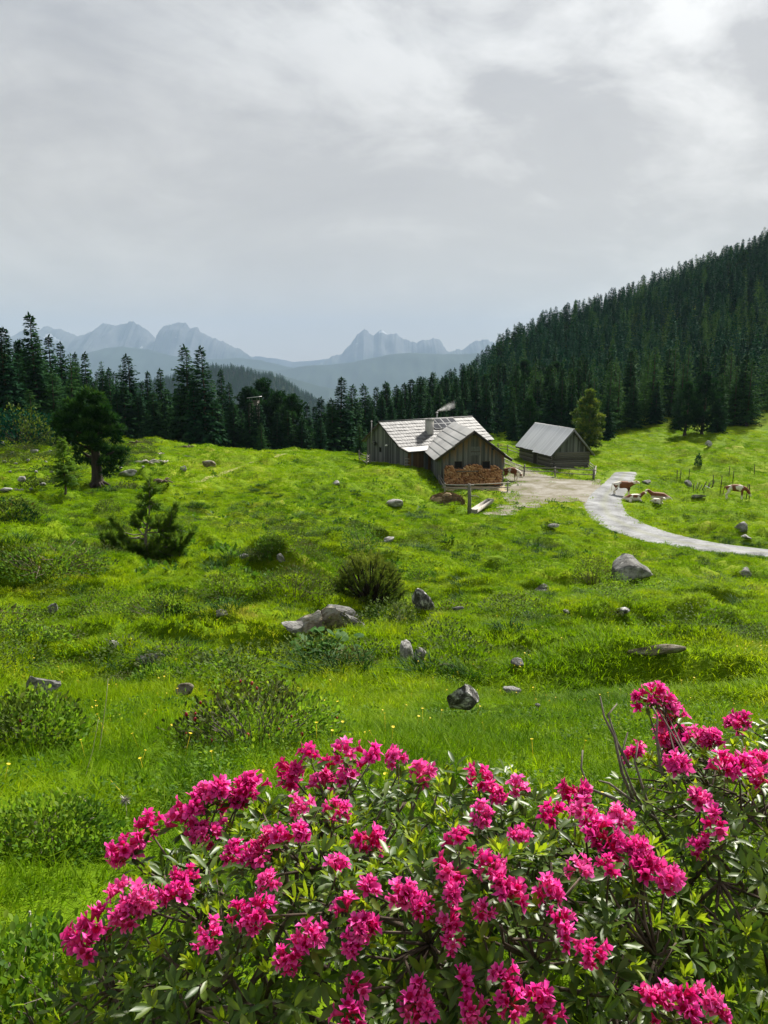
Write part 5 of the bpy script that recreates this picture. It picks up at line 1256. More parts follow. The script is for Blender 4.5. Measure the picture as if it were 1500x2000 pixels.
def brush(g, pts, nl, nw, per, rg, v0=.45, start=0.0):
    """needles all round a shoot"""
    pts = np.array(pts, float); s = np.concatenate([[0], np.cumsum(np.linalg.norm(np.diff(pts, axis=0), axis=1))]); n = max(6, int(s[-1]*per))
    u = rg.uniform(start, 1, n)*s[-1]; P = np.stack([np.interp(u, s, pts[:, k]) for k in range(3)], 1)
    T = np.stack([np.interp(np.minimum(u+.02*s[-1], s[-1]), s, pts[:, k])-np.interp(np.maximum(u-.02*s[-1], 0), s, pts[:, k]) for k in range(3)], 1); T = unit(T)
    d = rg.normal(size=(n, 3)); d -= T*(d*T).sum(1)[:, None]; D = unit(unit(d)*.85+T*.75+np.array([0, 0, .15]))
    M = frames(D, rg.normal(size=(n, 3)))*np.stack([nl*rg.uniform(.7, 1.2, n), np.full(n, nw), np.full(n, nl)], 1)[:, None, :]
    g.stamp(KITE, KITE_T, M, P, np.clip(v0+.3*D[:, 2]+rg.normal(size=n)*.15, 0, 1))
# the little stone pine on the left bank
LP = pix(288, 1096); kq = m_per_px(LP)*.1467; lp_ = thing('young_pine', 'little stone pine with bare lower stem on the left bank', 'pine', LP); rg = np.random.default_rng(31)
def q3(a, b, dy=0.0): return np.array([(a-700)*kq, dy, (1110-b)*kq])
gs = Geo(); gn = Geo()
gs.tube([q3(690, 1150), q3(690, 900), q3(700, 740), q3(750, 560), q3(770, 380), q3(776, 90)], np.array([22, 20, 16, 12, 9, 4])*kq, 7)
BR = [([(770, 390), (775, 250), (776, 60)], 0, 0), ([(770, 340), (700, 400), (610, 410)], 0, .1), ([(770, 330), (840, 370), (900, 350)], 0, -.1), ([(775, 270), (700, 300), (650, 270)], 0, -.05), ([(775, 260), (820, 230), (860, 190)], 0, .05), ([(776, 190), (740, 190), (715, 170)], 0, .04), ([(776, 160), (810, 160), (835, 180)], 0, -.04), ([(760, 400), (700, 460), (690, 500)], .3, 0), ([(770, 360), (790, 430), (850, 430)], .3, .1),
      ([(690, 760), (540, 770), (410, 730), (340, 640), (285, 560)], .5, 0), ([(640, 790), (430, 830), (340, 910), (290, 800), (250, 770)], .45, -.1), ([(690, 800), (590, 690), (545, 560), (540, 530)], .55, .1), ([(690, 820), (520, 800), (450, 790), (420, 760)], .6, -.12),
      ([(700, 740), (860, 740), (980, 660), (1060, 520), (1095, 390)], .25, .05), ([(860, 740), (880, 640), (900, 560)], .2, -.1), ([(900, 720), (1020, 700), (1120, 640)], .1, 0), ([(980, 660), (1080, 700), (1140, 740)], 0, .1), ([(880, 740), (960, 800), (1080, 780)], 0, -.1), ([(940, 690), (960, 600), (1000, 530)], 0, .1), ([(1000, 640), (1040, 560), (1050, 480)], 0, -.05), ([(860, 730), (850, 600), (840, 560)], .3, .12),
      ([(720, 880), (950, 920), (1150, 920), (1240, 830), (1310, 710)], .35, -.1), ([(720, 900), (900, 980), (1080, 1000)], .2, -.2), ([(680, 900), (480, 960), (300, 1000), (180, 990)], .3, -.1), ([(680, 920), (560, 1000), (420, 1040)], .2, -.25), ([(700, 930), (760, 1010), (860, 1050)], .2, -.3), ([(690, 900), (640, 980), (600, 1040)], .3, -.3), ([(720, 880), (840, 900), (960, 860), (1000, 820)], .3, .1), ([(690, 880), (560, 930), (340, 960), (320, 860)], .4, .1), ([(700, 900), (680, 950), (690, 880)], 0, -.2), ([(900, 920), (1000, 960), (1160, 1010)], 0, .1), ([(400, 980), (300, 900), (290, 860)], .2, 0), ([(800, 1000), (950, 1040), (1060, 1060)], 0, -.1), ([(560, 1000), (480, 920), (500, 900)], .2, .1)]
for k in range(5):
    a_ = 700+rg.normal()*110; b_ = rg.uniform(560, 900); BR.append(([(715, b_+60), (a_, b_), (a_+(a_-700)*.35, b_-rg.uniform(30, 110))], .25, rg.uniform(-.3, .3)))
for k in range(34):
    a_ = rg.uniform(190, 1150); b_ = rg.uniform(880, 1060)+.00025*(a_-680)**2*-.6; BR.append(([(a_*.6+280, 1040), (a_, b_+30), (a_+rg.normal()*40, b_-rg.uniform(40, 130))], .3, rg.uniform(-.3, .3)))
for pts, st0, dy in BR:
    P = [q3(a, b, dy*i/len(pts)*3) for i, (a, b) in enumerate(pts)]; gs.tube(P, np.linspace(9, 4, len(P))*kq, 5)
    for q in range(2): brush(gn, P, 88*kq, 7*kq, 170, rg, .6, st0)
obj('stem', gs.mesh('stem', m_twig, True), lp_); tag(obj('needles', gn.mesh('needles', m_dwarfpine), lp_), kind='stuff')
# dwarf mountain pine bush
MP = pix(722, 1172); km = m_per_px(MP); mp_ = thing('mugo_pine', 'bushy dwarf mountain pine with upright shoots in the middle', 'pine bush', MP); gs = Geo(); gn = Geo(); rg = np.random.default_rng(32); R = 72*km; Hh = 108*km
for i in range(520):
    d = unit(rg.normal(size=3)*np.array([1, .85, .75])+np.array([0, 0, .45])); d[2] = abs(d[2]); e = d*np.array([R*1.0, R*.85, Hh*.90])*rg.uniform(.72, 1.0); e[0] -= .06*R
    tip = e+np.array([d[0]*.06, d[1]*.06, .06])*rg.uniform(.5, 1.8)*(R/.9)
    brush(gn, [e*.86, e, tip], .070*R/.9, .012*R/.9, 190/(R/.9), rg, .22+.45*e[2]/Hh)
    if i % 5 == 0: gs.tube([np.array([0, 0, -.1]), e*np.array([.5, .5, .35]), e, tip], np.array([.03, .022, .014, .006])*R/.9, 5)
obj('stems', gs.mesh('stems', m_darkbark, True), mp_); tag(obj('needles', gn.mesh('needles', m_mugo), mp_), kind='stuff')
# leaning stone pine
SPn = pix(193, 948); ks = m_per_px(SPn); sp_ = thing('stone_pine', 'dark old stone pine with thick trunk leaning over the left slope', 'tree', SPn)
def c2(zx, zy, r, dy=0): return ((zx/3-195)*ks*.9, dy*ks*10, (945-600-zy/3)*ks, r*ks*.60)
spec = [c2(590, 640, 26, -1), c2(540, 560, 17), c2(610, 580, 18, 1), c2(500, 610, 20, -1), c2(450, 620, 20, 1), c2(400, 660, 18), c2(420, 720, 20, -1), c2(680, 670, 20), c2(650, 620, 16, -1), c2(620, 740, 24, 1), c2(560, 700, 24, -2), c2(540, 780, 20), c2(480, 740, 22, 1), c2(690, 730, 16, -1), c2(620, 820, 18, -1), c2(680, 850, 18, 1), c2(640, 900, 16, -1), c2(715, 890, 13), c2(490, 840, 13, -1), c2(440, 790, 12), c2(560, 640, 24, 3), c2(520, 690, 24, 3), c2(640, 680, 22, 3), c2(590, 770, 20, -3), c2(700, 930, 13), c2(430, 590, 14, 1), c2(385, 760, 13), c2(660, 960, 12, -1), c2(740, 850, 12, 1), c2(520, 900, 12, 2), c2(480, 890, 12, -1), c2(720, 780, 14, -1), c2(740, 720, 12), c2(560, 530, 12), c2(620, 545, 12, -1), c2(360, 700, 12), c2(640, 860, 16, 2), c2(460, 670, 20, -2), c2(530, 850, 12, 3)]
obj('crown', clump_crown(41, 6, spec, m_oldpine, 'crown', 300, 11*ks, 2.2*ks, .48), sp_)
g = Geo(); g.tube([c2(585, 1060, 0)[:3], c2(580, 1040, 0)[:3], c2(578, 980, 0)[:3], c2(580, 890, 0)[:3], c2(575, 780, 0)[:3], c2(560, 620, 0)[:3]], np.array([17, 13, 9.5, 8.5, 6, 2])*ks, 9)
for a, b in (((578, 880), (690, 850)), ((578, 830), (440, 790)), ((575, 780), (420, 700)), ((575, 760), (680, 700)), ((570, 880), (500, 850))): g.tube([c2(*a, 0)[:3], c2((a[0]+b[0])/2, (a[1]+b[1])/2+12, 0)[:3], c2(*b, 0)[:3]], np.array([4, 3, 1.4])*ks, 6)
for a in range(6): g.tube([(0, 0, .35), (math.cos(a*1.1)*.5, -abs(math.sin(a*1.1))*.5, .12), (math.cos(a*1.1)*1.0, -abs(math.sin(a*1.1))*.8, -.12)], [.16, .11, .05], 6)
obj('trunk', g.mesh('trunk', m_darkbark, True), sp_)
# young larch
yl = pix(128, 963); ky = m_per_px(yl); hl = 96*ky; yt = thing('young_larch', 'bright green feathery young larch left of the leaning stone pine', 'tree', yl)
m_yl = leafmat('young_larch_needles', [(0, (.04, .10, .012)), (.5, (.075, .16, .015)), (1, (.12, .21, .02))], .7, .1, .35)
obj('crown', conifer_crown(55, hl, .95, .20, 7, .16, .30, .07, m_yl, 'crown', .20, .10, .55, .05, .5, .5, 5), yt); obj('trunk', trunk_mesh('trunk', hl, .05, m_bark, 3), yt)
# broad butterbur leaves under the ledge
BB = pix(640, 1300); kb = m_per_px(BB); bb_ = thing('butterbur', 'patch of broad shiny butterbur leaves under the mossy ledge', 'plant', BB)
m_bb = leafmat('butterbur_leaf', [(0, (.022, .075, .012)), (.6, (.045, .125, .016)), (1, (.09, .18, .03))], .6, .08, .3, hue_obj=.8)
na = 14; an = np.linspace(.25, 2*math.pi-.25, na); Vb = [(0, 0, .0)]
for f_, zz in ((.55, .03), (1.0, -.03)): Vb += [(math.cos(a)*f_*(1+.08*math.sin(5*a)), math.sin(a)*f_*(1+.08*math.sin(5*a)), zz+.06*math.sin(4*a)*f_) for a in an]
Tb = [(0, 1+i, 2+i) for i in range(na-1)]; Qb = [(1+i, 1+na+i, 2+na+i, 2+i) for i in range(na-1)]
mb = mesh('leaf', Vb, [np.array(Tb), np.array(Qb)], m_bb, np.full(len(Vb), .5), smooth_=True); rg = np.random.default_rng(8)
for i in range(64):
    x_ = rg.normal()*38*kb; y_ = rg.uniform(-.25, .75); s_ = rg.uniform(8, 17)*kb; zz = hz(BB[0]+x_, BB[1]+y_)-BB[2]+rg.uniform(.10, .28)
    obj('leaf', mb, bb_, (x_, y_, zz), (rg.normal()*.35-.25, rg.normal()*.35, rg.random()*6.28), (s_, s_, s_))
gs = Geo()
for c_ in bb_.children: gs.tube([np.array(c_.location)-np.array([0, 0, .35]), np.array(c_.location)], .006, 4)
obj('stalks', gs.mesh('stalks', m_herb), bb_)

# ------------------------------------------------------------------ the two flowering rhododendrons in front
def dome(cx, cy_, rx, ry, h, zg, seed):
    def f(x, y):
        x = np.asarray(x, float); y = np.asarray(y, float)
        e = ((x-cx)/rx)**2+((y-cy_)/ry)**2
        lump = 1+.13*fbm(x/.22+seed, y/.22, seed, 3)
        return np.where(e < 1, zg+h*np.maximum(1-e, 0)**.38*lump, -50.0)
    f.spec = (cx, cy_, rx, ry, h, zg); return f
def dome_normal(f, x, y):
    e = .03; dx = (f(np.array([x+e]), np.array([y]))-f(np.array([x-e]), np.array([y])))[0]/(2*e); dy = (f(np.array([x]), np.array([y+e]))-f(np.array([x]), np.array([y-e])))[0]/(2*e)
    n = np.array([-np.clip(dx, -1.6, 1.6), -np.clip(dy, -1.6, 1.6), 1.0]); return n/np.linalg.norm(n)
D1 = dome(.06, 1.30, .74, .62, .73, -1.53, 4); D2 = dome(1.02, 1.50, .66, .70, .76, -1.57, 9)
ZA = [(1090, 90), (1010, 150), (1220, 80), (1330, 95), (1450, 95), (1000, 220), (1140, 220), (1170, 140), (1240, 190), (790, 230), (850, 220), (640, 270), (590, 310), (760, 290), (700, 240), (405, 380), (315, 470), (350, 510), (670, 400), (610, 420), (550, 370), (970, 430), (1030, 420), (900, 430), (1050, 300), (820, 520), (780, 500), (880, 500), (1330, 430), (1190, 310), (570, 600), (350, 690), (310, 650), (400, 680), (520, 680), (330, 760), (1190, 560), (920, 620), (130, 850), (150, 900), (200, 790), (660, 830), (850, 760), (800, 740), (890, 730), (1320, 645), (1030, 890), (990, 930), (1080, 860), (1240, 730), (1290, 800), (1260, 890), (1280, 1050), (1250, 1160), (1475, 670)]
ZB = [(230, 140), (490, 215), (580, 200), (440, 150), (800, 210), (825, 280), (450, 290), (720, 310), (600, 380), (370, 400), (340, 490), (490, 480), (880, 350), (960, 310), (910, 380), (810, 500), (920, 490), (1040, 460), (1020, 420), (1050, 500), (1130, 520), (240, 620), (350, 590), (330, 690), (340, 750), (470, 640), (530, 560), (560, 590), (690, 580), (740, 680), (760, 740), (860, 790), (170, 590), (20, 700), (220, 930), (370, 890), (200, 980), (530, 880), (560, 980), (660, 960), (430, 1010), (690, 1030), (240, 1020), (1190, 970), (1270, 960), (1110, 960), (1060, 980), (1290, 1020), (1200, 1020)]
ZB2 = [(1150, 15), (1290, 20), (1010, 75), (1170, 110), (1250, 250), (1310, 310), (1270, 410), (1470, 100), (1480, 160)]
ZC = [(780, 930), (830, 900), (885, 925), (930, 1000), (890, 1040), (960, 1030), (900, 1160), (950, 1180), (1000, 1150), (1320, 1090), (1360, 1060), (1180, 1170), (1090, 1150), (980, 1310), (1240, 1330), (1340, 1330)]
CL1 = [(100+a*.4667, 1440+b*.4667) for a, b in ZA]+[(700+a*.5333, 1440+b*.5333) for a, b in ZB]
CL2 = [(700+a*.5333, 1440+b*.5333) for a, b in ZB2]+[(1000+a/3, 1060+b/3) for a, b in ZC]+[(1560, 1600), (1600, 1520), (1640, 1700), (1580, 1420)]
# one flower, axis +x
fl_v = []; fl_a = []
for xx, r_, vv in ((0, .0013, .05), (.008, .0032, .25), (.0135, .0052, .5)):
    for i in range(10): a = i*math.pi/5; fl_v.append((xx, math.cos(a)*r_, math.sin(a)*r_)); fl_a.append(vv)
for i in range(5):
    a = i*2*math.pi/5
    for da, r_, xx, vv in ((-.36, .0098, .0172, .8), (0, .0128, .0175, 1.0), (.36, .0098, .0172, .8)): fl_v.append((xx, math.cos(a+da)*r_, math.sin(a+da)*r_)); fl_a.append(vv)
fl_q = [(k*10+i, k*10+(i+1) % 10, (k+1)*10+(i+1) % 10, (k+1)*10+i) for k in range(2) for i in range(10)]
fl_t = []
for i in range(5):
    c_, n1, n0 = 20+2*i, 20+(2*i+1) % 10, 20+(2*i-1) % 10; e0_, tp, e1_ = 30+3*i, 31+3*i, 32+3*i
    fl_t += [(n0, e0_, c_), (c_, e0_, tp), (c_, tp, e1_), (c_, e1_, n1)]
st_q = []
fl_v = np.array(fl_v); fl_a = np.array(fl_a); fl_q = np.array(fl_q); fl_t = np.array(fl_t)
FLM = []
for k in range(4):
    rg = np.random.default_rng(60+k); V = fl_v.copy(); V[30:] += rg.normal(size=(15, 3))*.0013; V[30:, 0] += rg.normal(size=15)*.0012
    FLM.append(mesh('flower', V, [fl_t, fl_q], m_petal, np.clip(fl_a+rg.normal()*.05, 0, 1), smooth_=True))
def floret_frames(rg, n, spread=1.25):
    spread = spread*rg.uniform(.85, 1.4)
    i = np.arange(n); th = np.sqrt((i+.4)/n)*spread; ph = i*2.39996+rg.random()*6
    D = np.stack([np.sin(th)*np.cos(ph), np.sin(th)*np.sin(ph), np.cos(th)], 1)+rg.normal(size=(n, 3))*.24+rg.normal(size=3)*.25
    return frames(unit(D), rg.normal(size=(n, 3)))
CLM = []; CLP = []
def cluster_geo(seed, n):
    rg = np.random.default_rng(seed); M = floret_frames(rg, n); g = Geo(); s = rg.uniform(1.0, 1.5, n)
    for k in range(n):
        Mk = M[k]*s[k]; V = fl_v.copy(); V[30:] += rg.normal(size=(15, 3))*.0013; o_ = M[k][:, 0]*.007+rg.normal(size=3)*.004
        g.add(V@Mk.T+o_, fl_t, fl_q, np.clip(fl_a+rg.normal()*.08, 0, 1))
    return g.mesh('flower_cluster', m_petal, True), M
for k in range(10): CLM.append(cluster_geo(70+k, 6+k)[0])
def pedicels(seed, M):
    g = Geo()
    for k in range(len(M)): g.tube([np.array([0, 0, -.006]), M[k][:, 0]*.009], .0009, 4)
    Vb, Fb = ICO[1]; g.add(Vb*.004, Fb); return g.mesh('flower_cluster', m_bud)
def align(n, rg):
    """rotation taking +z to n with a random twist"""
    q = Vector((0, 0, 1)).rotation_difference(Vector(n)); return (q.to_matrix() @ Matrix.Rotation(rg.random()*6.28, 3, 'Z'))
leaf_me = {}
for key, mt in (('old', m_rleaf), ('new', m_rnew)):
    leaf_me[key] = []
    for k in range(3):
        V = LEAF.copy(); V[:, 2] += (-.10+.08*k)*V[:, 0]**2; leaf_me[key].append(mesh('leaf', V, LEAF_T, mt, np.full(8, .25+.25*k), smooth_=True))
def rhododendron(label, f, clusters, seed, n_whorl, n_single_leaf=300, n_single_cl=33, twigs=()):
    rg = np.random.default_rng(seed); cx, cy_, rx, ry, h, zg = f.spec
    root = thing('rhododendron', label, 'shrub', (cx, cy_, zg)); O = np.array([cx, cy_, zg])
    C = []
    for px, py in clusters:
        p = hit(px, py, f)
        if p is None or p[1] > cy_+ry*1.05:          # a bloom that stands clear of the leaves
            d = ray(px, py); t_ = np.linspace(.8, 3, 400); q = d[None]*t_[:, None]
            e = ((q[:, 0]-cx)/rx)**2+((q[:, 1]-cy_)/ry)**2; gap = q[:, 2]-np.where(e < 1, zg+h*np.maximum(1-e, 0)**.38, zg+.1)+3*np.maximum(0, e-.8)
            p = q[int(np.argmin(gap))]
        nrm = dome_normal(f, p[0], p[1]) if f(np.array([p[0]]), np.array([p[1]]))[0] > -40 else np.array([0, -.2, 1.0])
        n = unit(nrm*.6+np.array([0, 0, .5])+unit(-p)*.25+rg.normal(size=3)*.15); C.append((p-unit(p)*.012+n*.004, n))
    order = np.argsort([np.linalg.norm(p) for p, n in C])
    for rank, i in enumerate(order):
        p, n = C[i]; R3_ = align(n, rg); s = rg.uniform(.88, 1.14)*float(np.clip(np.linalg.norm(p)/1.9, .72, 1.0))
        if rank < n_single_cl:
            nf = int(rg.integers(6, 12)); M = floret_frames(rg, nf); pm = pedicels(0, M)
            o = obj('flower_cluster', pm, root); o.matrix_basis = Matrix.Translation(Vector(p-O)) @ R3_.to_4x4() @ Matrix.Scale(s, 4)
            for k in range(nf):
                q = obj('flower', FLM[int(rg.integers(4))], o); ss = rg.uniform(1.0, 1.5); m3 = M[k]*ss; b = M[k][:, 0]*.007+rg.normal(size=3)*.004
                q.matrix_basis = Matrix(((m3[0, 0], m3[0, 1], m3[0, 2], b[0]), (m3[1, 0], m3[1, 1], m3[1, 2], b[1]), (m3[2, 0], m3[2, 1], m3[2, 2], b[2]), (0, 0, 0, 1)))
        else:
            o = obj('flower_cluster', CLM[int(rg.integers(10))], root); o.matrix_basis = Matrix.Translation(Vector(p-O)) @ R3_.to_4x4() @ Matrix.Scale(s, 4)
    # leaf whorls: on the surface and in three deeper shells
    WP = []; WN = []; WK = []; CP_ = np.array([p for p, n in C])
    tries = 0
    while len(WP) < n_whorl and tries < n_whorl*12:
        tries += 1
        u = rg.uniform(-1, 1, 2)
        if u@u > .985: continue
        x, y = cx+u[0]*rx, cy_+u[1]*ry; z = float(f(np.array([x]), np.array([y]))[0])
        lay = rg.choice([0, 0, 0, 1, 2, 3, 4]); z -= lay*.075+rg.uniform(0, .05)
        if z < zg+.03: continue
        p = np.array([x, y, z]); nn = dome_normal(f, x, y); n = unit(nn+np.array([0, 0, .35])+rg.normal(size=3)*(.28+.1*lay))
        new = lay == 0 and rg.random() < .48
        if lay == 0:
            if len(CP_) and np.min(np.linalg.norm(CP_-p, axis=1)) < .026: continue
            if len(WP) and rg.random() < .8 and np.min(np.linalg.norm(np.array(WP[-400:])-p, axis=1)) < .022: continue
        WP.append(p); WN.append(n); WK.append(1 if new else 0)
    for p, n in C:                                        # a collar of leaves below each bloom
        WP.append(p-n*.016); WN.append(n); WK.append(2)
    WP = np.array(WP); WN = np.array(WN); WK = np.array(WK)
    LP_, LM_, LV, LK = [], [], [], []
    for p, n, kd in zip(WP, WN, WK):
        R3_ = np.array(align(n, rg)); k = int(rg.integers(6, 10)); ph = np.arange(k)*2.39996+rg.normal(size=k)*.2
        if kd == 1: an = rg.uniform(.25, .85, k); L = rg.uniform(.017, .028, k); wdt = .95
        else: an = rg.uniform(.95, 1.75, k) if kd == 2 else rg.uniform(.7, 1.65, k); L = rg.uniform(.026, .041, k); wdt = 1.02
        D = np.stack([np.sin(an)*np.cos(ph), np.sin(an)*np.sin(ph), np.cos(an)], 1)@R3_.T
        N = np.stack([-np.cos(an)*np.cos(ph), -np.cos(an)*np.sin(ph), np.sin(an)], 1)@R3_.T+rg.normal(size=(k, 3))*.25
        M = frames(D, N)*np.stack([L, L*wdt, L], 1)[:, None, :]
        LP_.append(p+D*.003-n*rg.uniform(0, .014, k)[:, None]); LM_.append(M); LV.append(np.clip(rg.normal(size=k)*.22+.48, 0, 1)); LK.append(np.full(k, 1 if kd == 1 else 0))
    LP_ = np.concatenate(LP_); LM_ = np.concatenate(LM_); LV = np.concatenate(LV); LK = np.concatenate(LK)
    surf = f(LP_[:, 0], LP_[:, 1])-LP_[:, 2]; depth = np.linalg.norm(LP_, axis=1)+3*np.clip(surf-.03, 0, 1)
    pxl = 750+FPX*LP_[:, 0]/(LP_[:, 1]*CP-LP_[:, 2]*SP); pyl = 1000-FPX*(LP_[:, 1]*SP+LP_[:, 2]*CP)/(LP_[:, 1]*CP-LP_[:, 2]*SP)
    depth = depth+np.where((pxl > 0) & (pxl < 1500) & (pyl > 1200) & (pyl < 1990), 0, 5)
    od = np.argsort(depth); one = od[:n_single_leaf]; rest = od[n_single_leaf:]
    for i in one:
        q = obj('leaf', leaf_me['new' if LK[i] else 'old'][int(rg.integers(3))], root); m3 = LM_[i]; b = LP_[i]-O
        q.matrix_basis = Matrix(((m3[0, 0], m3[0, 1], m3[0, 2], b[0]), (m3[1, 0], m3[1, 1], m3[1, 2], b[1]), (m3[2, 0], m3[2, 1], m3[2, 2], b[2]), (0, 0, 0, 1)))
    for kd, mt in ((0, m_rleaf), (1, m_rnew)):
        s_ = rest[LK[rest] == kd]; g = Geo(); g.stamp(LEAF, LEAF_T, LM_[s_], LP_[s_]-O, LV[s_])
        tag(obj('foliage', g.mesh('foliage', mt, True), root), kind='stuff')
    # wood: a few crooked stems that fork towards the whorls
    g = Geo(); n_main = 26; hubs = []
    for k in range(n_main):
        a = rg.random()*6.28; r_ = rg.uniform(.15, .8); e = np.array([cx+math.cos(a)*rx*r_, cy_+math.sin(a)*ry*r_, 0]); e[2] = float(f(e[0:1], e[1:2])[0])-.10
        b = np.array([cx+rg.normal()*.34*rx, cy_+rg.normal()*.34*ry, zg-.05])
        P = [b, b*.6+e*.4+rg.normal(size=3)*.03-np.array([0, 0, .05]), b*.25+e*.75+rg.normal(size=3)*.03, e]; g.tube(np.array(P)-O, [.010, .008, .006, .004], 6)
        hubs += [np.array(P[2]), np.array(P[3]), .5*(np.array(P[2])+np.array(P[3]))]
    hubs = np.array(hubs)
    pick = np.concatenate([rg.choice(len(WP), min(380, len(WP)), replace=False), np.arange(len(WP)-len(C), len(WP))])
    for i in pick:
        p = WP[i]; hb = hubs[int(np.argmin(np.linalg.norm(hubs-p, axis=1)))]; mid = .5*(hb+p)+rg.normal(size=3)*.02-WN[i]*.03
        g.tube(np.array([hb, mid, p])-O, [.0032, .0026, .0018], 5)
    obj('branches', g.mesh('branches', m_rtwig, True), root)
    for pts in twigs:                                     # bare twigs that stand clear
        Y0 = pts[0]; P = [at(a, b, Y0+.02*i) for i, (a, b) in enumerate(pts[1])]; g2 = Geo(); g2.tube(np.array(P)-O, np.linspace(.0042, .0018, len(P)), 6); obj('bare_twig', g2.mesh('bare_twig', m_twig, True), root)
    return root
rhododendron('wide rhododendron covered in pink blooms along the bottom of the picture', D1, CL1, 21, 2300)
rhododendron('taller rhododendron with bare grey twigs at the right edge', D2, CL2, 22, 1600, 300, 30,
             [(1.62, [(1240, 1570), (1215, 1510), (1200, 1440), (1180, 1400), (1172, 1360)]), (1.6, [(1250, 1600), (1200, 1560), (1150, 1540), (1135, 1500), (1138, 1465)]), (1.66, [(1230, 1500), (1205, 1450), (1188, 1395), (1205, 1375)]), (1.64, [(1262, 1590), (1235, 1540), (1212, 1480), (1226, 1430)]), (1.6, [(1280, 1600), (1230, 1560), (1190, 1530), (1170, 1525)]), (1.7, [(1320, 1600), (1290, 1500), (1282, 1440), (1284, 1400), (1275, 1380)]), (1.6, [(1300, 1640), (1262, 1560), (1240, 1490), (1246, 1450)])])

# ------------------------------------------------------------------ grass
def tuft(seed, n, R, h0, h1, w, lean, mat, name, up=0.0):
    rg = np.random.default_rng(seed); g = Geo(); rad = R*np.sqrt(rg.random(n)); a = rg.random(n)*6.28; P = np.stack([np.cos(a)*rad, np.sin(a)*rad, np.zeros(n)-.01], 1)
    yaw = a+rg.normal(size=n)*.9; h = rg.uniform(h0, h1, n); ln = lean*rg.uniform(.2, 1.2, n); ww = w*rg.uniform(.7, 1.3, n)
    us = np.array([0, .4, .75, 1.0]); V = np.zeros((n, 7, 3)); d = np.stack([np.cos(yaw), np.sin(yaw), 0*yaw], 1); s = np.stack([-np.sin(yaw), np.cos(yaw), 0*yaw], 1)
    tw = rg.normal(size=n)*.7; s = s*np.cos(tw)[:, None]+d*np.sin(tw)[:, None]
    for k, u in enumerate(us):
        c = P+d*(ln*u*u*h)[:, None]; c[:, 2] += h*(u-.30*ln*u*u)
        if k < 3: V[:, 2*k] = c+s*(ww*(1-.35*u)/2)[:, None]; V[:, 2*k+1] = c-s*(ww*(1-.35*u)/2)[:, None]
        else: V[:, 6] = c
    T = np.array([(0, 1, 3), (0, 3, 2), (2, 3, 5), (2, 5, 4), (4, 5, 6)]); F = (T[None]+(np.arange(n)*7)[:, None, None]).reshape(-1, 3)
    g.add(V.reshape(-1, 3), F, None, np.repeat(np.clip(rg.normal(size=n)*.22+.5, 0, 1), 7))
    return source(name, g.mesh(name, mat))
def foot_poly(o, pts):
    c, s = math.cos(o.rotation_euler[2]), math.sin(o.rotation_euler[2]); return np.array([(o.location[0]+c*x-s*y, o.location[1]+s*x+c*y) for x, y in pts])
NOGO = [foot_poly(FH, [(0, -5.1), (14, -5.1), (14, 3.2), (0, 3.2)]), foot_poly(BW, [(-3.3, -.7), (3.3, -.7), (3.3, 13.2), (-3.3, 13.2)]), foot_poly(HB, [(-2.3, .3), (2.3, .3), (2.3, 10.6), (-2.3, 10.6)]), litter_w]
def clear(x, y, rg, soft=True):
    ok = seg_dist(x, y, rcen) > 1.85+rg.normal(size=len(x))*.36
    yin = in_poly(x, y, yard_w); yd = seg_dist(x, y, yard_c)
    ok &= ~(yin & ((yd > 1.3) | (rg.random(len(x)) < .45)) & (rg.random(len(x)) < .95))
    ok &= (seg_dist(x, y, path_w) > .30) | (rg.random(len(x)) < .25)
    for p in NOGO: ok &= ~in_poly(x, y, p)
    for f in (D1, D2):
        a, b, c, d = f.spec[:4]; ok &= ((x-a)/c)**2+((y-b)/d)**2 > .80
    return ok
def wedge(rg, r0, r1, n, half=36):
    th = np.radians(rg.uniform(-half, half, n)); r = np.sqrt(rg.uniform(r0*r0, r1*r1, n)); return np.sin(th)*r, np.cos(th)*r
def lay(name, label, src, r0, r1, dens, s0, s1, seed, half=36, mask=None, tall=(.75, .6), flatz=1.0):
    rg = np.random.default_rng(seed); area = math.radians(2*half)*.5*(r1*r1-r0*r0); n = int(area*dens); x, y = wedge(rg, r0, r1, n, half)
    ok = clear(x, y, rg)
    if mask is not None: ok &= mask(x, y, rg)
    x, y = x[ok], y[ok]; n = len(x); z = Hm(x, y); tl = tall[0]+tall[1]*vnoise(x/1.7, y/1.7, 55); s = rg.uniform(s0, s1, n)
    scatter(name, np.stack([x, y, z], 1), np.stack([rg.normal(size=n)*.10, rg.normal(size=n)*.10, rg.random(n)*6.28], 1), np.stack([s, s, s*tl*flatz], 1), rg.integers(0, len(src), n), src, label)
near = [tuft(700+k, 16, .055, .05, .15, .0042, .75, m_grass, 'grass_tuft') for k in range(6)]+[tuft(720+k, 9, .04, .10, .24, .004, .9, m_grass, 'grass_tuft') for k in range(2)]
mid = [tuft(740+k, 26, .12, .06, .15, .009, .8, m_grass, 'grass_tuft') for k in range(6)]
mid2 = [tuft(760+k, 34, .24, .07, .16, .018, .8, m_grass_far, 'grass_tuft') for k in range(6)]
farg = [tuft(780+k, 34, .50, .10, .22, .040, .9, m_grass_far, 'grass_tuft') for k in range(6)]
lay('grass', 'fine meadow grass around the blooms in front', near, .7, 7.5, 420, .7, 1.25, 1, 42, tall=(.42, .5))
lay('grass', 'meadow grass on the slope below the camera', mid, 7, 23, 150, .8, 1.3, 2, flatz=.62)
lay('grass', 'grazed turf of the middle slope', mid2, 22, 62, 30, .8, 1.3, 3, flatz=.55)
lay('grass', 'grazed turf around and beyond the huts', farg, 60, 150, 4.6, .8, 1.3, 4, flatz=.6)
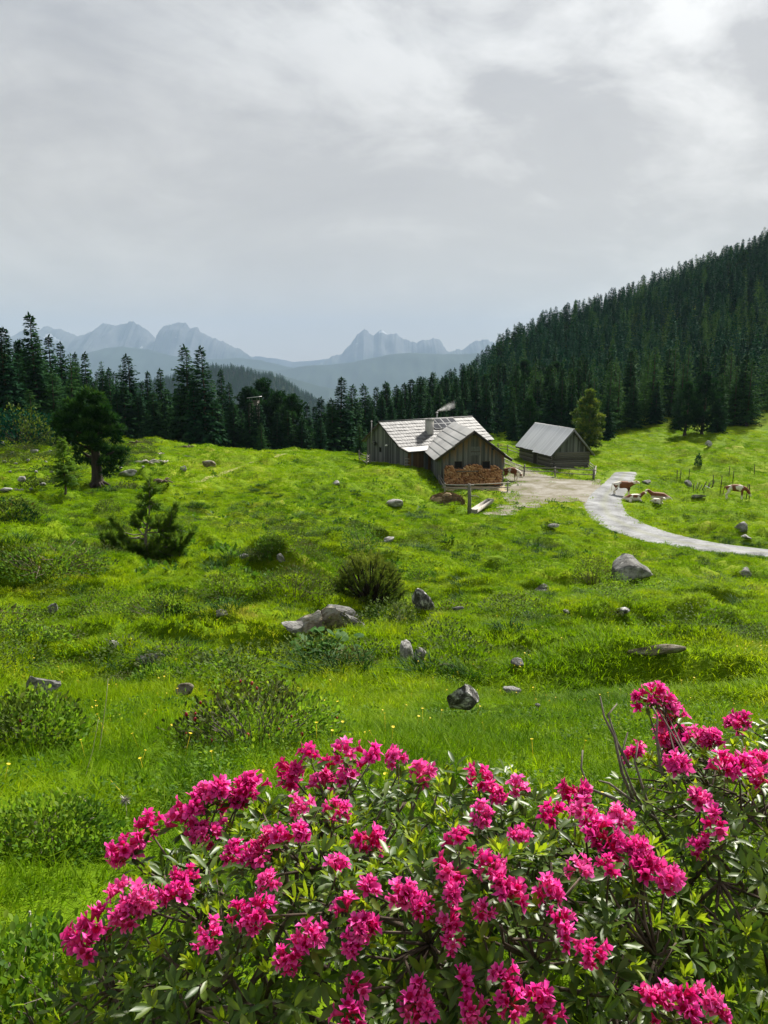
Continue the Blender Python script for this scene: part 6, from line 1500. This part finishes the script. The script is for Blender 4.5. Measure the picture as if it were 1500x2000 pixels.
# dark sedge tussocks, heath and bilberry patches, dock leaves
sedge = [tuft(800+k, 110, .20, .10, .26, .010, 1.2, m_sedge, 'sedge_tussock') for k in range(3)]
lay('sedge', 'darker sedge tussocks dotted over the slope', sedge, 8, 60, 3.0, .8, 1.8, 5, 36, lambda x, y, rg: vnoise(x/1.6, y/1.3, 61) > .62, flatz=.6)
def leafclump(seed, n, R, h, leaf, mat, name):
    rg = np.random.default_rng(seed); g = Geo(); a = rg.random(n)*6.28; r = R*np.sqrt(rg.random(n)); z = h*rg.random(n)**.6*(1-.6*(r/R)**2); P = np.stack([np.cos(a)*r, np.sin(a)*r, z], 1)
    D = unit(np.stack([np.cos(a), np.sin(a), rg.uniform(-.1, 1.1, n)], 1)+rg.normal(size=(n, 3))*.45); N = np.array([0, 0, 1.0])+rg.normal(size=(n, 3))*.5; L = leaf*rg.uniform(.7, 1.3, n)
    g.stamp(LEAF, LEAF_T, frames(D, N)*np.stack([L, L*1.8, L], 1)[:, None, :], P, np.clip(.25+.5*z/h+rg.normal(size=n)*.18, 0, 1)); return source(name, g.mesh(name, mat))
heath = [leafclump(820+k, 420, .42, .30, .036, (m_heath, m_bilberry, m_heath, m_dullleaf, m_heath)[k], 'heath_clump') for k in range(5)]
lay('heath', 'low heath and bilberry carpet on the left banks', heath, 7, 42, 2.0, .5, 1.3, 6, 36, lambda x, y, rg: (vnoise(x/2.6, y/1.7, 71)+.10*smooth(.5, -3, x)-.10*smooth(1.5, 5.0, x)) > .60)
heath2 = [leafclump(830+k, 300, .9, .6, .12, (m_heath, m_stonepine, m_dullleaf)[k], 'heath_clump') for k in range(3)]
lay('heath', 'dark heath and brush, thickened to stand in for shade, on the left slope under the wood', heath2, 48, 98, .75, .4, 1.1, 16, 36, lambda x, y, rg: (750+FPX*x/y < 300-60*smooth(75, 55, y)) & (vnoise(x/4, y/4, 75) > .40))  # brush packed denser so its dark leaves stand in for shade on the slope
bil = [leafclump(840+k, 60, .10, .13, .019, m_bilberry if k % 2 else m_herb, 'bilberry_sprig') for k in range(4)]
lay('bilberry', 'bright bilberry sprigs between the grass in front', bil, .9, 6.5, 26, .7, 1.3, 7, 42, lambda x, y, rg: (vnoise(x/.7, y/.7, 81)+.25*smooth(.3, -.6, x)) > .56)
dock = [leafclump(860+k, 12, .16, .16, .16, m_herb, 'dock_rosette') for k in range(3)]
lay('dock', 'dark broad dock rosettes on the grazed turf', dock, 18, 95, .9, .7, 1.3, 8, 36, lambda x, y, rg: (vnoise(x/5, y/5, 97) > .60) & (np.abs(x/y) < .34))
# tiny yellow and white flowers
def dotflower(name, col):
    m, t = newmat(name); finish(t, col, .6, .2, trans_f=.2); g = Geo(); an = np.arange(6)*math.pi/3
    V = np.vstack([[[0, 0, .105]], np.stack([np.cos(an)*.008, np.sin(an)*.008, np.full(6, .108)], 1)]); g.add(V, [(0, 1+i, 1+(i+1) % 6) for i in range(6)]); g.tube([(0, 0, 0), (0, 0, .105)], .0008, 3); return source(name, g.mesh(name, m))
yf = [dotflower('yellow_flower', (.80, .62, .03)), dotflower('white_flower', (.8, .8, .75))]
rg = np.random.default_rng(3); x, y = wedge(rg, 2.2, 14, 800); ok = vnoise(x/1.1, y/1.1, 17) > .45; x, y = x[ok], y[ok]; n = len(x); s = rg.uniform(.7, 1.3, n)
scatter('meadow_flowers', np.stack([x, y, Hm(x, y)], 1), np.stack([rg.normal(size=n)*.3-.25, rg.normal(size=n)*.3, rg.random(n)*6], 1), np.stack([s, s, s*1.2], 1), np.zeros(n, int), yf, 'tiny yellow and white flowers in the front grass')
# dry stalks, dead branch
def stalk(label, pts, Y, r, mat=m_deadwood, name='dry_stalk', cat='grass stalk'):
    base = pix(*pts[0]); P = [base-np.array([0, 0, .03])]+[at(a, b, base[1]) for a, b in pts]; P = np.array(P)-base; o = rod(name, P, np.linspace(r, r*.5, len(P)), mat, None, 5); o.location = base; return tag(o, label, cat)
m_straw = noisemat('pale_straw', [(.3, (.30, .29, .14)), (.7, (.46, .44, .26))], 20)
stalk('long pale grass stalk at the left above the bilberry bush', [(193, 1472), (200, 1420), (207, 1370), (211, 1325)], 4, .0035, m_straw); stalk('thin leaning pale stalk left of the blooms', [(165, 1520), (180, 1470), (188, 1430), (192, 1405)], 3, .0025, m_straw)
stalk('pale stalk bending over the bilberry bush', [(180, 1610), (178, 1575), (160, 1558), (120, 1548), (95, 1556)], 3, .0025, m_straw)
stalk('bleached forked twig low in the left grass', [(84, 1872), (70, 1835), (58, 1815), (58, 1780)], 2, .006, m_deadwood, 'dead_branch', 'branch'); stalk('bleached stick cut by the left edge near the bottom', [(22, 1905), (10, 1870), (-10, 1845)], 2, .010, m_deadwood, 'dead_branch', 'branch')
# feathery grey seed head
sh = pix(245, 1612); t_ = thing('seed_head', 'fluffy grey seed head standing left of the blooms', 'seed head', sh); tp = at(245, 1562, sh[1])-sh; rod('stalk', [(0, 0, -.02), tp*.5+np.array([.004, 0, 0]), tp], .0018, m_straw, t_, 5)
g = Geo(); rg = np.random.default_rng(2); n = 90; D = unit(rg.normal(size=(n, 3))); L = rg.uniform(.018, .032, n); g.stamp(KITE, KITE_T, frames(D, rg.normal(size=(n, 3)))*np.stack([L, np.full(n, .0012), L], 1)[:, None, :], np.tile(tp, (n, 1)), rg.random(n)); obj('plume', g.mesh('plume', m_deadwood), t_)

# ------------------------------------------------------------------ haze: the air of the valley
m, t = newmat('valley_haze')
pvm = t.node('ShaderNodeVolumePrincipled', ins={'Color': (.35, .465, .655), 'Density': 7.2e-5, 'Anisotropy': .0})
t.node('ShaderNodeOutputMaterial', ins={1: pvm.outputs[0]})
g = Geo(); g.box((-19400, -19400, -1400), (19400, 19400, 1150))
tag(obj('haze', g.mesh('haze', m)), 'thin blue valley haze', kind='stuff')
